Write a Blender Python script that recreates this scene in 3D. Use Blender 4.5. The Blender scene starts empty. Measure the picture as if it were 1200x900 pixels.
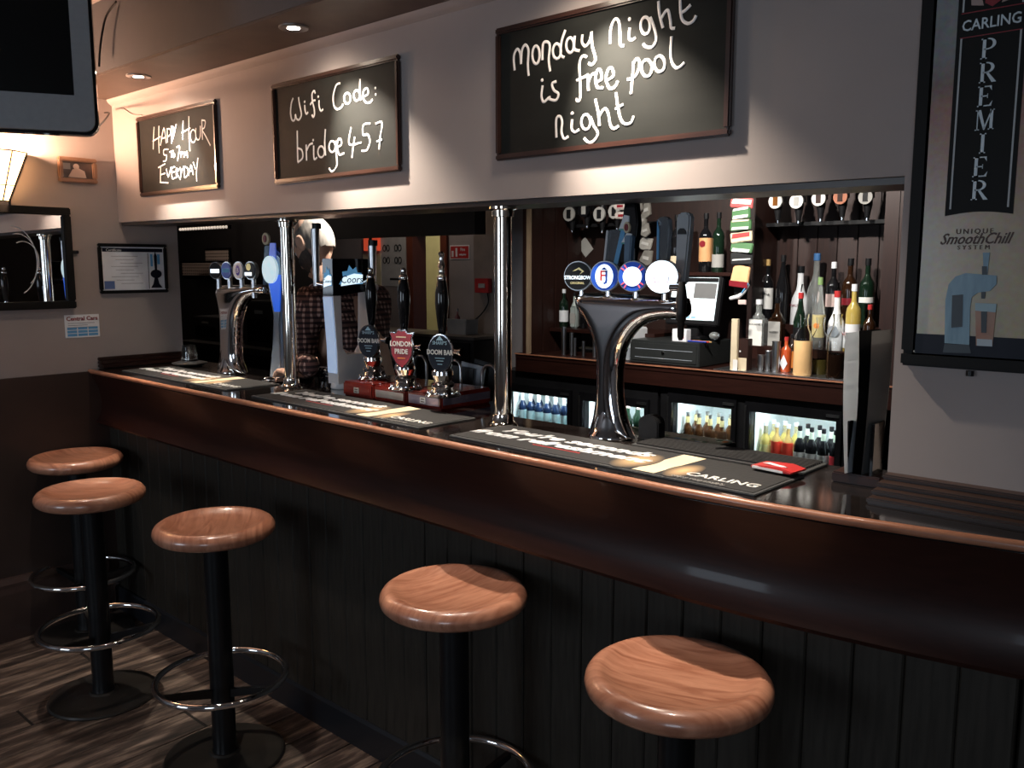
import bpy, bmesh, math, random
from mathutils import Vector, Matrix, Quaternion
random.seed(7)
PI = math.pi
SC = bpy.context.scene
COL = SC.collection

# ------------------------------------------------------------------ camera, world, big lights
F = 1020.0; YAW = math.radians(41.85); PITCH = math.atan(138 / F); EYE = 1.55
cd = bpy.data.cameras.new('camera'); cam = bpy.data.objects.new('camera', cd); COL.objects.link(cam)
cd.sensor_width = 36; cd.lens = F / 1200 * 36; cd.clip_start = 0.02
cam.location = (0, 0, EYE); cam.rotation_euler = (PI/2 - PITCH, 0, YAW)
SC.camera = cam
w = bpy.data.worlds.new('world'); SC.world = w; w.use_nodes = True
w.node_tree.nodes['Background'].inputs[0].default_value = (0.55, 0.7, 1.0, 1)
w.node_tree.nodes['Background'].inputs[1].default_value = 0.25
SC.view_settings.view_transform = 'Standard'; SC.view_settings.look = 'None'
SC.view_settings.exposure = 0.0; SC.view_settings.gamma = 1.0
SC.view_settings.use_curve_mapping = False

def light(name, kind, loc, power, color=(1, 1, 1), aim=None, size=0.1, size_y=None, spot=60, blend=1.0, parent=None):
    l = bpy.data.lights.new(name, kind); l.energy = power; l.color = color
    if kind == 'AREA':
        l.shape = 'RECTANGLE'; l.size = size; l.size_y = size_y or size
    else:
        l.shadow_soft_size = size
    if kind == 'SPOT':
        l.spot_size = math.radians(spot); l.spot_blend = blend
    o = bpy.data.objects.new(name, l); COL.objects.link(o); o.location = loc
    if aim is not None:
        o.rotation_euler = (Vector(aim) - Vector(loc)).to_track_quat('-Z', 'Y').to_euler()
    return o

DAY = (0.74, 0.86, 1.0); WARM = (1.0, 0.80, 0.60); WHITE = (1.0, 0.90, 0.80)
# daylight from the windows behind and beside the camera
light('window_daylight_rear', 'AREA', (1.6, -3.35, 1.55), 30, DAY, (-0.4, 2, 1.1), 1.5, 1.2)
light('window_daylight_side', 'AREA', (-2.7, -3.35, 1.55), 34, DAY, (-2.0, 2, 0.8), 1.3, 1.2)
# pub ceiling spots over the stools
for i, (lx, ly, e) in enumerate([(-3.4, 1.20, 56), (-2.35, 1.18, 54), (-1.45, 1.25, 62), (-0.80, 1.2, 34)]):
    light('ceiling_spot_light', 'SPOT', (lx, ly, 2.48), e, (1.0, 0.84, 0.74), (lx, ly + 0.08, 0.8), 0.03, spot=40, blend=0.9)
# spots over the serving side, lamps of the passage and the room beyond
for (lx, ly, e, ax, ay, az) in [(-1.8, 3.1, 165, -1.8, 4.4, 1.35), (-2.7, 3.1, 110, -2.7, 4.4, 1.35)]:
    light('serving_side_spot', 'SPOT', (lx, ly, 2.45), e, (1.0, 0.95, 0.88), (ax, ay, az), 0.03, spot=82, blend=0.6)
light('serving_side_spot', 'SPOT', (-2.75, 2.55, 2.46), 430, (1.0, 0.95, 0.88), (-3.30, 2.42, 1.62), 0.03, spot=26, blend=0.6)
light('passage_lamp', 'POINT', (-4.9, 4.2, 2.4), 7, (1.0, 0.82, 0.66), size=0.06)
light('room_beyond_lamp', 'POINT', (-5.2, 6.0, 2.3), 26, (1.0, 0.9, 0.68), size=0.1)
light('left_recess_lamp', 'POINT', (-6.4, 3.2, 2.3), 7, (1.0, 0.82, 0.7), size=0.06)

# ------------------------------------------------------------------ pixel rays of the photograph -> points on real planes
_fw = Vector((-math.sin(YAW)*math.cos(PITCH), math.cos(YAW)*math.cos(PITCH), -math.sin(PITCH)))
_rt = Vector((math.cos(YAW), math.sin(YAW), 0)); _up = _rt.cross(_fw)
def at(x, y, X=None, Y=None, Z=None, D=None):
    d = _fw + _rt*((x-600)/F) + _up*((450-y)/F)
    if X is not None: t = X/d.x
    elif Y is not None: t = Y/d.y
    elif Z is not None: t = (Z-EYE)/d.z
    else: t = D
    return Vector((0, 0, EYE)) + d*t

# ------------------------------------------------------------------ materials
MC = {}
def mat(name, col, rough=0.5, metal=0.0, var=0.12, scale=12.0, bump=0.0, stretch=(1, 1, 1), trans=0.0, ior=1.45,
        coat=0.0, emit=0.0, ecol=None, col2=None, spec=0.5, alpha=1.0, contrast=0.25):
    if name in MC: return MC[name]
    m = bpy.data.materials.new(name); m.use_nodes = True
    nt = m.node_tree; b = nt.nodes['Principled BSDF']; L = nt.links
    tc = nt.nodes.new('ShaderNodeTexCoord'); mp = nt.nodes.new('ShaderNodeMapping')
    mp.inputs['Scale'].default_value = stretch
    nz = nt.nodes.new('ShaderNodeTexNoise'); nz.inputs['Scale'].default_value = scale
    nz.inputs['Detail'].default_value = 6
    L.new(tc.outputs['Object'], mp.inputs['Vector']); L.new(mp.outputs['Vector'], nz.inputs['Vector'])
    cr = nt.nodes.new('ShaderNodeValToRGB')
    c2 = col2 or tuple(min(1, c*(1+var)) for c in col); c1 = tuple(c*(1-var) for c in col) if col2 is None else col
    cr.color_ramp.elements[0].position = 0.5-contrast; cr.color_ramp.elements[1].position = 0.5+contrast
    cr.color_ramp.elements[0].color = (*c1, 1); cr.color_ramp.elements[1].color = (*c2, 1)
    L.new(nz.outputs['Fac'], cr.inputs['Fac']); L.new(cr.outputs['Color'], b.inputs['Base Color'])
    b.inputs['Roughness'].default_value = rough; b.inputs['Metallic'].default_value = metal
    b.inputs['Transmission Weight'].default_value = trans; b.inputs['IOR'].default_value = ior
    b.inputs['Coat Weight'].default_value = coat; b.inputs['Coat Roughness'].default_value = 0.08
    b.inputs['Specular IOR Level'].default_value = spec
    if emit:
        b.inputs['Emission Color'].default_value = (*(ecol or col), 1); b.inputs['Emission Strength'].default_value = emit
    if alpha < 1: b.inputs['Alpha'].default_value = alpha
    if bump:
        bp = nt.nodes.new('ShaderNodeBump'); bp.inputs['Strength'].default_value = bump; bp.inputs['Distance'].default_value = 0.004
        L.new(nz.outputs['Fac'], bp.inputs['Height']); L.new(bp.outputs['Normal'], b.inputs['Normal'])
    MC[name] = m
    return m

WALL = mat('wall_paint', (0.31, 0.268, 0.256), 0.75, var=0.06, scale=5, bump=0.12)
CEIL = mat('ceiling_paint', (0.23, 0.2, 0.19), 0.8, var=0.06, scale=4)
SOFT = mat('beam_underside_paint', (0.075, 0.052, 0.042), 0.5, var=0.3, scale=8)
DARKWALL = mat('dark_dado_paint', (0.035, 0.022, 0.018), 0.5, var=0.2, scale=5)
BLACKWALL = mat('black_back_wall', (0.015, 0.013, 0.013), 0.7, var=0.2)
MAHOG = mat('mahogany', (0.014, 0.0042, 0.003), 0.42, spec=0.3, scale=6, stretch=(1.2, 14, 14), col2=(0.027, 0.0082, 0.0055), bump=0.03, coat=0.12, contrast=0.3)
MAHOGZ = mat('mahogany_upright', (0.013, 0.0042, 0.0032), 0.5, scale=6, stretch=(14, 14, 1.2), col2=(0.03, 0.0095, 0.006), bump=0.03, coat=0.12, contrast=0.3)
LIP = mat('worn_lit_bar_edge', (0.26, 0.1, 0.055), 0.32, scale=14, stretch=(1, 6, 6), col2=(0.42, 0.19, 0.11), bump=0.15, coat=0.3)  # worn wood, with the lit pinkish edge put into the colour too
TOP = mat('black_bar_top', (0.008, 0.007, 0.007), 0.09, scale=9, stretch=(1, 5, 1), col2=(0.016, 0.012, 0.011), coat=0.6, spec=0.6)
PLANK = mat('dark_plank', (0.017, 0.0145, 0.0115), 0.5, scale=7, stretch=(12, 12, 1.1), col2=(0.036, 0.031, 0.025), bump=0.12, contrast=0.28, spec=0.25)
KICK = mat('kick_board', (0.012, 0.013, 0.016), 0.35, scale=8)
BLACKM = mat('black_metal', (0.010, 0.010, 0.011), 0.3, 0.3, scale=30)
DISC = mat('stool_base_metal', (0.035, 0.033, 0.031), 0.28, 0.55, scale=6, col2=(0.07, 0.062, 0.055), bump=0.03)
CHROME = mat('chrome', (0.82, 0.82, 0.83), 0.06, 1.0, var=0.02)
STEEL = mat('brushed_steel', (0.55, 0.56, 0.58), 0.28, 1.0, var=0.08, scale=40)
BRASSY = mat('polished_pole_metal', (0.85, 0.80, 0.72), 0.08, 1.0, var=0.03)
BLK = mat('black_plastic', (0.008, 0.008, 0.009), 0.4, var=0.2, spec=0.3)
BLKG = mat('black_gloss', (0.006, 0.006, 0.007), 0.08, var=0.2)
RUB = mat('black_rubber', (0.016, 0.016, 0.017), 0.75, scale=120, bump=0.2)
RUBE = mat('mat_edge_rubber', (0.05, 0.052, 0.055), 0.6)
GREYP = mat('grey_plastic', (0.30, 0.33, 0.37), 0.35, var=0.05)
SILVP = mat('silver_tv_plastic', (0.27, 0.275, 0.285), 0.4, var=0.06, scale=60)
WHT = mat('white_plastic', (0.75, 0.76, 0.78), 0.35, var=0.03)
PAPER = mat('white_paper', (0.72, 0.71, 0.68), 0.8, var=0.05)
CREAM = mat('cream_paper', (0.62, 0.52, 0.36), 0.75, var=0.08)
GREYPAP = mat('grey_paper', (0.34, 0.33, 0.31), 0.8, var=0.1)
CHALK = mat('chalk_pen', (0.85, 0.80, 0.78), 0.85, var=0.06, scale=200)
BOARD = mat('chalkboard_slate', (0.009, 0.010, 0.0095), 0.65, spec=0.12, scale=5, col2=(0.015, 0.016, 0.015), stretch=(1, 1, 3), bump=0.02)
FRAMEW = mat('red_brown_frame', (0.024, 0.010, 0.008), 0.3, scale=9, col2=(0.042, 0.018, 0.013), coat=0.4)
FRAMEB = mat('black_frame', (0.007, 0.007, 0.007), 0.5, scale=10, spec=0.15)
FRAMEP = mat('pinewood_frame', (0.24, 0.13, 0.08), 0.4, scale=10)
MIRROR = mat('mirror_glass', (0.82, 0.83, 0.84), 0.01, 1.0, var=0.01)
ETCH = mat('etched_line', (0.5, 0.52, 0.55), 0.5)
REDW = mat('red_varnished_wood', (0.10, 0.008, 0.007), 0.18, scale=6, stretch=(2, 12, 12), col2=(0.17, 0.018, 0.012), coat=0.6)
RED = mat('red_print', (0.45, 0.03, 0.03), 0.4)
DRED = mat('dark_red_print', (0.2, 0.012, 0.02), 0.35)
BLUE = mat('blue_print', (0.015, 0.05, 0.35), 0.35)
LBLUE = mat('light_blue_print', (0.1, 0.33, 0.6), 0.4)
NAVY = mat('navy_print', (0.007, 0.009, 0.018), 0.4, spec=0.2)
GREEN = mat('green_print', (0.06, 0.16, 0.06), 0.5)
ORANGE = mat('orange_print', (0.7, 0.22, 0.04), 0.5)
GOLD = mat('gold_foil', (0.65, 0.42, 0.16), 0.35, 0.5)
GLOWW = mat('lit_white_lens', (0.8, 0.88, 0.95), 0.3, emit=1.6, ecol=(0.75, 0.88, 1.0))
GLOWB = mat('lit_blue_lens', (0.02, 0.1, 0.6), 0.3, emit=0.5, ecol=(0.03, 0.15, 0.9))
CLEAR = mat('clear_glass', (0.95, 0.97, 0.97), 0.02, trans=1.0, var=0.0)
PANE = mat('fridge_door_glass', (0.95, 0.97, 0.98), 0.0, trans=1.0, var=0.0, ior=1.02)
LATCH = mat('lamp_diffuser', (1, 0.9, 0.75), 0.4, emit=40, ecol=(1, 0.86, 0.68))
SKIN = mat('skin', (0.55, 0.33, 0.24), 0.5, var=0.08, scale=20, bump=0.05)
HAIR = mat('grey_hair', (0.20, 0.175, 0.15), 0.8, var=0.35, scale=60, bump=0.3, stretch=(1, 1, 0.3))
BEARD = mat('dark_beard', (0.06, 0.05, 0.045), 0.8, var=0.4, scale=80, bump=0.3)
JEANS = mat('dark_jeans', (0.015, 0.018, 0.03), 0.9, scale=90)

def wood_seat():
    m = bpy.data.materials.new('varnished_seat_wood'); m.use_nodes = True; nt = m.node_tree; L = nt.links
    b = nt.nodes['Principled BSDF']; tc = nt.nodes.new('ShaderNodeTexCoord'); mp = nt.nodes.new('ShaderNodeMapping')
    oi = nt.nodes.new('ShaderNodeObjectInfo')
    ad = nt.nodes.new('ShaderNodeVectorMath'); ad.operation = 'MULTIPLY_ADD'
    cb = nt.nodes.new('ShaderNodeCombineXYZ'); L.new(oi.outputs['Random'], cb.inputs[0]); L.new(oi.outputs['Random'], cb.inputs[1])
    L.new(tc.outputs['Object'], mp.inputs['Vector']); mp.inputs['Scale'].default_value = (2.2, 16, 3)
    mp.inputs['Rotation'].default_value = (0, 0, 0.7)
    L.new(cb.outputs[0], ad.inputs[0]); ad.inputs[1].default_value = (9, 9, 9); L.new(mp.outputs['Vector'], ad.inputs[2])
    nz = nt.nodes.new('ShaderNodeTexNoise'); nz.inputs['Scale'].default_value = 3.2; nz.inputs['Detail'].default_value = 9; nz.inputs['Distortion'].default_value = 1.1
    L.new(ad.outputs[0], nz.inputs['Vector'])
    cr = nt.nodes.new('ShaderNodeValToRGB'); e = cr.color_ramp.elements
    e[0].position = 0.25; e[0].color = (0.25, 0.088, 0.048, 1); e[1].position = 0.75; e[1].color = (0.55, 0.27, 0.17, 1)
    L.new(nz.outputs['Fac'], cr.inputs['Fac']); L.new(cr.outputs['Color'], b.inputs['Base Color'])
    b.inputs['Roughness'].default_value = 0.3; b.inputs['Coat Weight'].default_value = 0.6; b.inputs['Coat Roughness'].default_value = 0.12
    n2 = nt.nodes.new('ShaderNodeTexNoise'); n2.inputs['Scale'].default_value = 45
    L.new(tc.outputs['Object'], n2.inputs['Vector'])
    bp = nt.nodes.new('ShaderNodeBump'); bp.inputs['Strength'].default_value = 0.08; bp.inputs['Distance'].default_value = 0.003
    L.new(n2.outputs['Fac'], bp.inputs['Height']); L.new(bp.outputs['Normal'], b.inputs['Normal'])
    return m
SEAT = wood_seat()

def floor_mat():
    m = bpy.data.materials.new('worn_floor_plank'); m.use_nodes = True; nt = m.node_tree; L = nt.links
    b = nt.nodes['Principled BSDF']; tc = nt.nodes.new('ShaderNodeTexCoord'); oi = nt.nodes.new('ShaderNodeObjectInfo')
    cb = nt.nodes.new('ShaderNodeCombineXYZ'); L.new(oi.outputs['Random'], cb.inputs[1]); L.new(oi.outputs['Random'], cb.inputs[0])
    mp = nt.nodes.new('ShaderNodeMapping'); mp.inputs['Scale'].default_value = (9, 1.1, 1)
    L.new(tc.outputs['Object'], mp.inputs['Vector'])
    ad = nt.nodes.new('ShaderNodeVectorMath'); ad.operation = 'MULTIPLY_ADD'; ad.inputs[1].default_value = (31, 31, 31)
    L.new(cb.outputs[0], ad.inputs[0]); L.new(mp.outputs['Vector'], ad.inputs[2])
    nz = nt.nodes.new('ShaderNodeTexNoise'); nz.inputs['Scale'].default_value = 3.0; nz.inputs['Detail'].default_value = 10; nz.inputs['Roughness'].default_value = 0.68
    L.new(ad.outputs[0], nz.inputs['Vector'])
    cr = nt.nodes.new('ShaderNodeValToRGB'); e = cr.color_ramp.elements
    e[0].position = 0.38; e[0].color = (0.014, 0.009, 0.007, 1); e[1].position = 0.70; e[1].color = (0.30, 0.225, 0.175, 1)
    x = e.new(0.5); x.color = (0.060, 0.039, 0.030, 1)
    L.new(nz.outputs['Fac'], cr.inputs['Fac']); L.new(cr.outputs['Color'], b.inputs['Base Color'])
    b.inputs['Roughness'].default_value = 0.55
    bp = nt.nodes.new('ShaderNodeBump'); bp.inputs['Strength'].default_value = 0.35; bp.inputs['Distance'].default_value = 0.003
    L.new(nz.outputs['Fac'], bp.inputs['Height']); L.new(bp.outputs['Normal'], b.inputs['Normal'])
    return m
FLOORM = floor_mat()

def plaid_mat():
    m = bpy.data.materials.new('checked_shirt_cloth'); m.use_nodes = True; nt = m.node_tree; L = nt.links
    b = nt.nodes['Principled BSDF']; tc = nt.nodes.new('ShaderNodeTexCoord')
    outs = []
    for ax in ('X', 'Y', 'Z'):
        wv = nt.nodes.new('ShaderNodeTexWave'); wv.bands_direction = ax; wv.inputs['Scale'].default_value = 14.0
        wv.inputs['Distortion'].default_value = 0.3
        L.new(tc.outputs['Object'], wv.inputs['Vector'])
        r = nt.nodes.new('ShaderNodeValToRGB'); r.color_ramp.interpolation = 'CONSTANT'
        r.color_ramp.elements[0].color = (0.0, 0.0, 0.0, 1); r.color_ramp.elements[1].position = 0.52; r.color_ramp.elements[1].color = (0.5, 0.5, 0.5, 1)
        L.new(wv.outputs['Fac'], r.inputs['Fac']); outs.append(r)
    a1 = nt.nodes.new('ShaderNodeMath'); L.new(outs[0].outputs[0], a1.inputs[0]); L.new(outs[1].outputs[0], a1.inputs[1]); a1.operation = 'MAXIMUM'
    a2 = nt.nodes.new('ShaderNodeMath'); L.new(a1.outputs[0], a2.inputs[0]); L.new(outs[2].outputs[0], a2.inputs[1])
    cr = nt.nodes.new('ShaderNodeValToRGB'); e = cr.color_ramp.elements
    e[0].color = (0.50, 0.33, 0.28, 1); e[1].position = 1.0; e[1].color = (0.02, 0.009, 0.011, 1)
    x = e.new(0.5); x.color = (0.12, 0.055, 0.05, 1)
    L.new(a2.outputs[0], cr.inputs['Fac']); L.new(cr.outputs['Color'], b.inputs['Base Color'])
    b.inputs['Roughness'].default_value = 0.9
    return m
PLAID = plaid_mat()

def perf_mat():
    m = bpy.data.materials.new('lattice_panel'); m.use_nodes = True; nt = m.node_tree; L = nt.links
    b = nt.nodes['Principled BSDF']; tc = nt.nodes.new('ShaderNodeTexCoord')
    v = nt.nodes.new('ShaderNodeTexVoronoi'); v.inputs['Scale'].default_value = 38; v.inputs['Randomness'].default_value = 0.0
    L.new(tc.outputs['Object'], v.inputs['Vector'])
    cr = nt.nodes.new('ShaderNodeValToRGB'); e = cr.color_ramp.elements; cr.color_ramp.interpolation = 'CONSTANT'
    e[0].color = (0.05, 0.035, 0.03, 1); e[1].position = 0.36; e[1].color = (0.60, 0.48, 0.40, 1)
    L.new(v.outputs['Distance'], cr.inputs['Fac']); L.new(cr.outputs['Color'], b.inputs['Base Color'])
    b.inputs['Roughness'].default_value = 0.6
    return m
LATTICE = perf_mat()

# ------------------------------------------------------------------ mesh helpers
def rotz(a): return Matrix.Rotation(a, 4, 'Z')
def T(x, y, z): return Matrix.Translation((x, y, z))
class MB:
    def __init__(s): s.bm = bmesh.new()
    def merge(s, b2, M=None):
        if M is not None: bmesh.ops.transform(b2, matrix=M, verts=b2.verts)
        me = bpy.data.meshes.new('tmp'); b2.to_mesh(me); b2.free(); s.bm.from_mesh(me); bpy.data.meshes.remove(me)
        return s
    def box(s, x0, x1, y0, y1, z0, z1, bev=0.0, M=None, seg=2):
        b = bmesh.new(); bmesh.ops.create_cube(b, size=1)
        for v in b.verts: v.co = Vector((x0+(v.co.x+.5)*(x1-x0), y0+(v.co.y+.5)*(y1-y0), z0+(v.co.z+.5)*(z1-z0)))
        if bev: bmesh.ops.bevel(b, geom=list(b.edges), offset=bev, segments=seg, affect='EDGES', clamp_overlap=True)
        return s.merge(b, M)
    def lathe(s, prof, n=32, M=None, sx=1.0, sy=1.0):
        b = bmesh.new(); rings = []
        for r, z in prof:
            if r < 1e-6: rings.append([b.verts.new((0, 0, z))])
            else: rings.append([b.verts.new((r*sx*math.cos(2*PI*i/n), r*sy*math.sin(2*PI*i/n), z)) for i in range(n)])
        for a, c in zip(rings, rings[1:]):
            if len(a) == 1 and len(c) == 1: continue
            for i in range(n):
                j = (i+1) % n
                if len(a) == 1: b.faces.new((a[0], c[j], c[i]))
                elif len(c) == 1: b.faces.new((a[i], a[j], c[0]))
                else: b.faces.new((a[i], a[j], c[j], c[i]))
        for r, flip in ((rings[0], True), (rings[-1], False)):
            if len(r) > 1: b.faces.new(r[::-1] if flip else r)
        bmesh.ops.recalc_face_normals(b, faces=b.faces)
        return s.merge(b, M)
    def tube(s, pts, r, n=10, closed=False, flat=1.0, M=None):
        pts = [Vector(p) for p in pts]; N = len(pts)
        rr = r if isinstance(r, (list, tuple)) else [r]*N
        b = bmesh.new(); rings = []; up = None
        for i, p in enumerate(pts):
            a = pts[(i-1) % N] if (closed or i > 0) else p; c = pts[(i+1) % N] if (closed or i < N-1) else p
            d = (c-a)
            if d.length < 1e-9: d = Vector((0, 0, 1))
            d.normalize()
            if up is None: up = d.orthogonal().normalized()
            up = (up - d*up.dot(d))
            if up.length < 1e-6: up = d.orthogonal()
            up.normalize(); sd = d.cross(up)
            rings.append([b.verts.new(p + (up*math.cos(2*PI*k/n) + sd*math.sin(2*PI*k/n))*rr[i]) for k in range(n)])
        m = N if closed else N-1
        for i in range(m):
            a = rings[i]; c = rings[(i+1) % N]
            off = 0
            if closed and i == N-1:
                off = min(range(n), key=lambda o: (a[0].co-c[o].co).length)
            for k in range(n): b.faces.new((a[k], a[(k+1) % n], c[(k+1+off) % n], c[(k+off) % n]))
        if not closed: b.faces.new(rings[0][::-1]); b.faces.new(rings[-1])
        bmesh.ops.recalc_face_normals(b, faces=b.faces)
        return s.merge(b, M)
    def prism(s, poly, y0, y1, M=None, axis='Y', bev=0.0):
        # poly in (x,z) extruded along y   (axis 'Z': poly in (x,y) extruded along z; 'X': poly in (y,z) along x)
        b = bmesh.new()
        f = {'Y': lambda p, t: (p[0], t, p[1]), 'Z': lambda p, t: (p[0], p[1], t), 'X': lambda p, t: (t, p[0], p[1])}[axis]
        A = [b.verts.new(f(p, y0)) for p in poly]; B = [b.verts.new(f(p, y1)) for p in poly]
        b.faces.new(A); b.faces.new(B[::-1]); n = len(poly)
        for i in range(n): b.faces.new((A[i], A[(i+1) % n], B[(i+1) % n], B[i]))
        bmesh.ops.recalc_face_normals(b, faces=b.faces)
        if bev: bmesh.ops.bevel(b, geom=list(b.edges), offset=bev, segments=2, affect='EDGES', clamp_overlap=True)
        return s.merge(b, M)
    def disc(s, r, y0, y1, M=None, sx=1, sz=1, n=28):
        return s.prism([(r*sx*math.cos(2*PI*i/n), r*sz*math.sin(2*PI*i/n)) for i in range(n)], y0, y1, M)
    def sph(s, c, r, sc=(1, 1, 1), u=20, v=12):
        b = bmesh.new(); bmesh.ops.create_uvsphere(b, u_segments=u, v_segments=v, radius=r)
        return s.merge(b, Matrix.Translation(c) @ Matrix.Diagonal((*sc, 1)))
    def build(s, name, m, parent=None, smooth=True, ang=40):
        me = bpy.data.meshes.new(name); s.bm.to_mesh(me); s.bm.free()
        me.materials.append(m)
        if smooth and me.polygons:
            me.polygons.foreach_set('use_smooth', [True]*len(me.polygons))
            me.set_sharp_from_angle(angle=math.radians(ang))
        o = bpy.data.objects.new(name, me); COL.objects.link(o)
        if parent is not None: o.parent = parent
        return o

def tag(o, label, cat, group=None, kind=None):
    o['label'] = label; o['category'] = cat
    if group: o['group'] = group
    if kind: o['kind'] = kind
    return o
def thing(name, label, cat, loc=(0, 0, 0), rz=0, group=None):
    o = bpy.data.objects.new(name, None); COL.objects.link(o); o.empty_display_size = 0.05
    o.location = loc; o.rotation_euler = (0, 0, rz)
    return tag(o, label, cat, group)
def struct(o): o['kind'] = 'structure'; return o
def kids(o): return [c for c in bpy.data.objects if c.parent == o]
def copy_tree(o, parent=None, tree=None):
    c = o.copy(); COL.objects.link(c); c.parent = parent
    for ch in tree.get(o.name, []): copy_tree(ch, c, tree)
    return c
def tree_of(o):
    tr = {}
    def rec(a):
        tr[a.name] = kids(a)
        for k in tr[a.name]: rec(k)
    rec(o); return tr
def text(name, s, size, m, parent, M, extrude=0.0006, shear=0.0, bold=0.0, align='CENTER', sx=1.0, spacing=1.0):
    cu = bpy.data.curves.new('txt', 'FONT'); cu.body = s; cu.size = size; cu.extrude = extrude; cu.shear = shear
    cu.offset = bold; cu.align_x = align; cu.align_y = 'CENTER'; cu.resolution_u = 2; cu.space_character = spacing
    to = bpy.data.objects.new('txt', cu); COL.objects.link(to)
    dg = bpy.context.evaluated_depsgraph_get()
    me = bpy.data.meshes.new_from_object(to.evaluated_get(dg)); me.name = name
    bpy.data.objects.remove(to); bpy.data.curves.remove(cu)
    me.transform(M @ Matrix.Diagonal((sx, 1, 1, 1))); me.materials.clear(); me.materials.append(m)
    o = bpy.data.objects.new(name, me); COL.objects.link(o); o.parent = parent
    return o
UPR = Matrix.Rotation(PI/2, 4, 'X')      # text lying in xy -> standing in xz, facing -y

# ------------------------------------------------------------------ the setting
XL, YS, CEILZ = -3.90, 1.75, 2.52
ZB = 1.105
def zs(x): return 1.742 + (x + 3.9)*(-0.0068)   # soffit edge, very slightly out of level

fl = struct(MB().box(-9.2, 3.2, -3.6, 8.2, -0.08, -0.004).build('floor', mat('floor_underlay', (0.01, 0.008, 0.007), 0.8), smooth=False))
pl = MB().box(-0.073, 0.073, -0.9, 0.9, -0.004, 0.0, 0.0012, seg=1).build('floor_plank', FLOORM, fl, smooth=False)
first = True
for i in range(40):
    for j in range(4):
        x = -6.0 + i*0.15; y = -3.0 + j*1.81 + (i*0.73 % 1.8)
        if y > 2.4 or x < XL - 0.2 or y < -1.6: continue
        o = pl if first else pl.copy()
        if not first: COL.objects.link(o)
        o.location = (x, y, 0); first = False

wl = MB().box(XL-0.14, XL, -3.6, 2.02, 0, CEILZ)
struct(wl.build('wall_left', WALL, smooth=False))
d = MB(); d.box(XL, XL+0.012, -3.5, 1.66, 0.12, ZB-0.01)
struct(d.build('dado_left', DARKWALL, smooth=False))
b = MB(); b.prism([(0, 0.0), (0.03, 0.0), (0.03, 0.20), (0.024, 0.225), (0.024, 0.24), (0.012, 0.262), (0, 0.265)], -3.5, 1.6, M=T(XL+0.01, 0, 0) )
# the prism above extrudes along y with its section in (x, z)
struct(b.build('baseboard_left', mat('baseboard_paint', (0.05, 0.032, 0.028), 0.25, coat=0.5), smooth=False))
t = MB(); t.box(XL, XL+0.05, 1.62, 2.02, ZB+0.002, ZB+0.018, 0.004); t.box(XL, XL+0.035, 1.62, 2.02, ZB+0.018, ZB+0.034, 0.004); t.box(XL, XL+0.02, 1.62, 2.02, ZB+0.034, ZB+0.048, 0.003)
struct(t.build('trim_1', MAHOG))
# soffit wall over the bar, with the shadow gap below, and the pier at the right
s = MB()
zl, zr = zs(XL), zs(-0.57)
s.prism([(XL-0.1, zl), (-0.57, zr), (-0.57, CEILZ), (XL-0.1, CEILZ)], YS, YS+0.175)
s.box(-0.57, 3.1, YS, YS+0.175, 0, CEILZ)
wf = struct(s.build('wall_front', WALL, smooth=False))
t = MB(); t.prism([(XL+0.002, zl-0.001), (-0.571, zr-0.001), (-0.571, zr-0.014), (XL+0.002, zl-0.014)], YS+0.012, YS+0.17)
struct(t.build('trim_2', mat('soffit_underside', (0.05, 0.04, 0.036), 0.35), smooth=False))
t = MB()
for k, (dy, z0, z1) in enumerate([(0.11, 1.105, 1.117), (0.085, 1.117, 1.128), (0.06, 1.128, 1.137), (0.028, 1.137, 1.147)]):
    t.box(-0.571, 3.0, YS-dy, YS+0.02, z0, z1, 0.003)
struct(t.build('trim_3', mat('dark_moulding', (0.02, 0.011, 0.008), 0.35, col2=(0.04, 0.02, 0.014), stretch=(1, 10, 10))))
# boxed beam
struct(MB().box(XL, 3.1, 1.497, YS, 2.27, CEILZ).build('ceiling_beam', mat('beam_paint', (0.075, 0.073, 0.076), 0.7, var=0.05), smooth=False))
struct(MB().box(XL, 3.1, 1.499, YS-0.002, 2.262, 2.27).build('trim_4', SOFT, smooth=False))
t = MB(); t.prism([(YS, 2.262), (YS-0.022, 2.262), (YS-0.018, 2.252), (YS-0.008, 2.244), (YS, 2.238)], XL, 3.1, axis='X')
struct(t.build('trim_5', WALL))
struct(MB().box(-9.2, 3.2, -3.6, 8.2, CEILZ, CEILZ+0.1).build('ceiling', CEIL, smooth=False))
# far sides of the public room with its windows
def holed(name, m, horiz, c0, a0, a1, z0, z1, holes):
    q = MB(); a = a0
    def bx(u0, u1, w0, w1):
        if horiz: q.box(u0, u1, c0, c0+0.12, w0, w1)
        else: q.box(c0, c0+0.12, u0, u1, w0, w1)
    for (h0, h1, w0, w1) in holes:
        bx(a, h0, z0, z1); bx(h0, h1, z0, w0); bx(h0, h1, w1, z1); a = h1
    bx(a, a1, z0, z1)
    return struct(q.build(name, m, smooth=False))
holed('wall_rear', WALL, True, -3.62, XL-0.14, 3.2, 0, CEILZ, [(-3.4, -2.0, 0.9, 2.2), (0.8, 2.4, 0.9, 2.2)])
for n, (u0, u1) in enumerate([(-3.4, -2.0), (0.8, 2.4)]):
    q = MB()
    for u in (u0, (u0+u1)/2-0.02, u1-0.04): q.box(u, u+0.04, -3.57, -3.53, 0.9, 2.2)
    for z in (0.9, 1.55, 2.16): q.box(u0, u1, -3.57, -3.53, z, z+0.04)
    struct(q.build('window_%d' % (n+1), FRAMEB, smooth=False))
struct(MB().box(3.1, 3.22, -3.6, 8.2, 0, CEILZ).build('wall_right', WALL, smooth=False))

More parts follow.
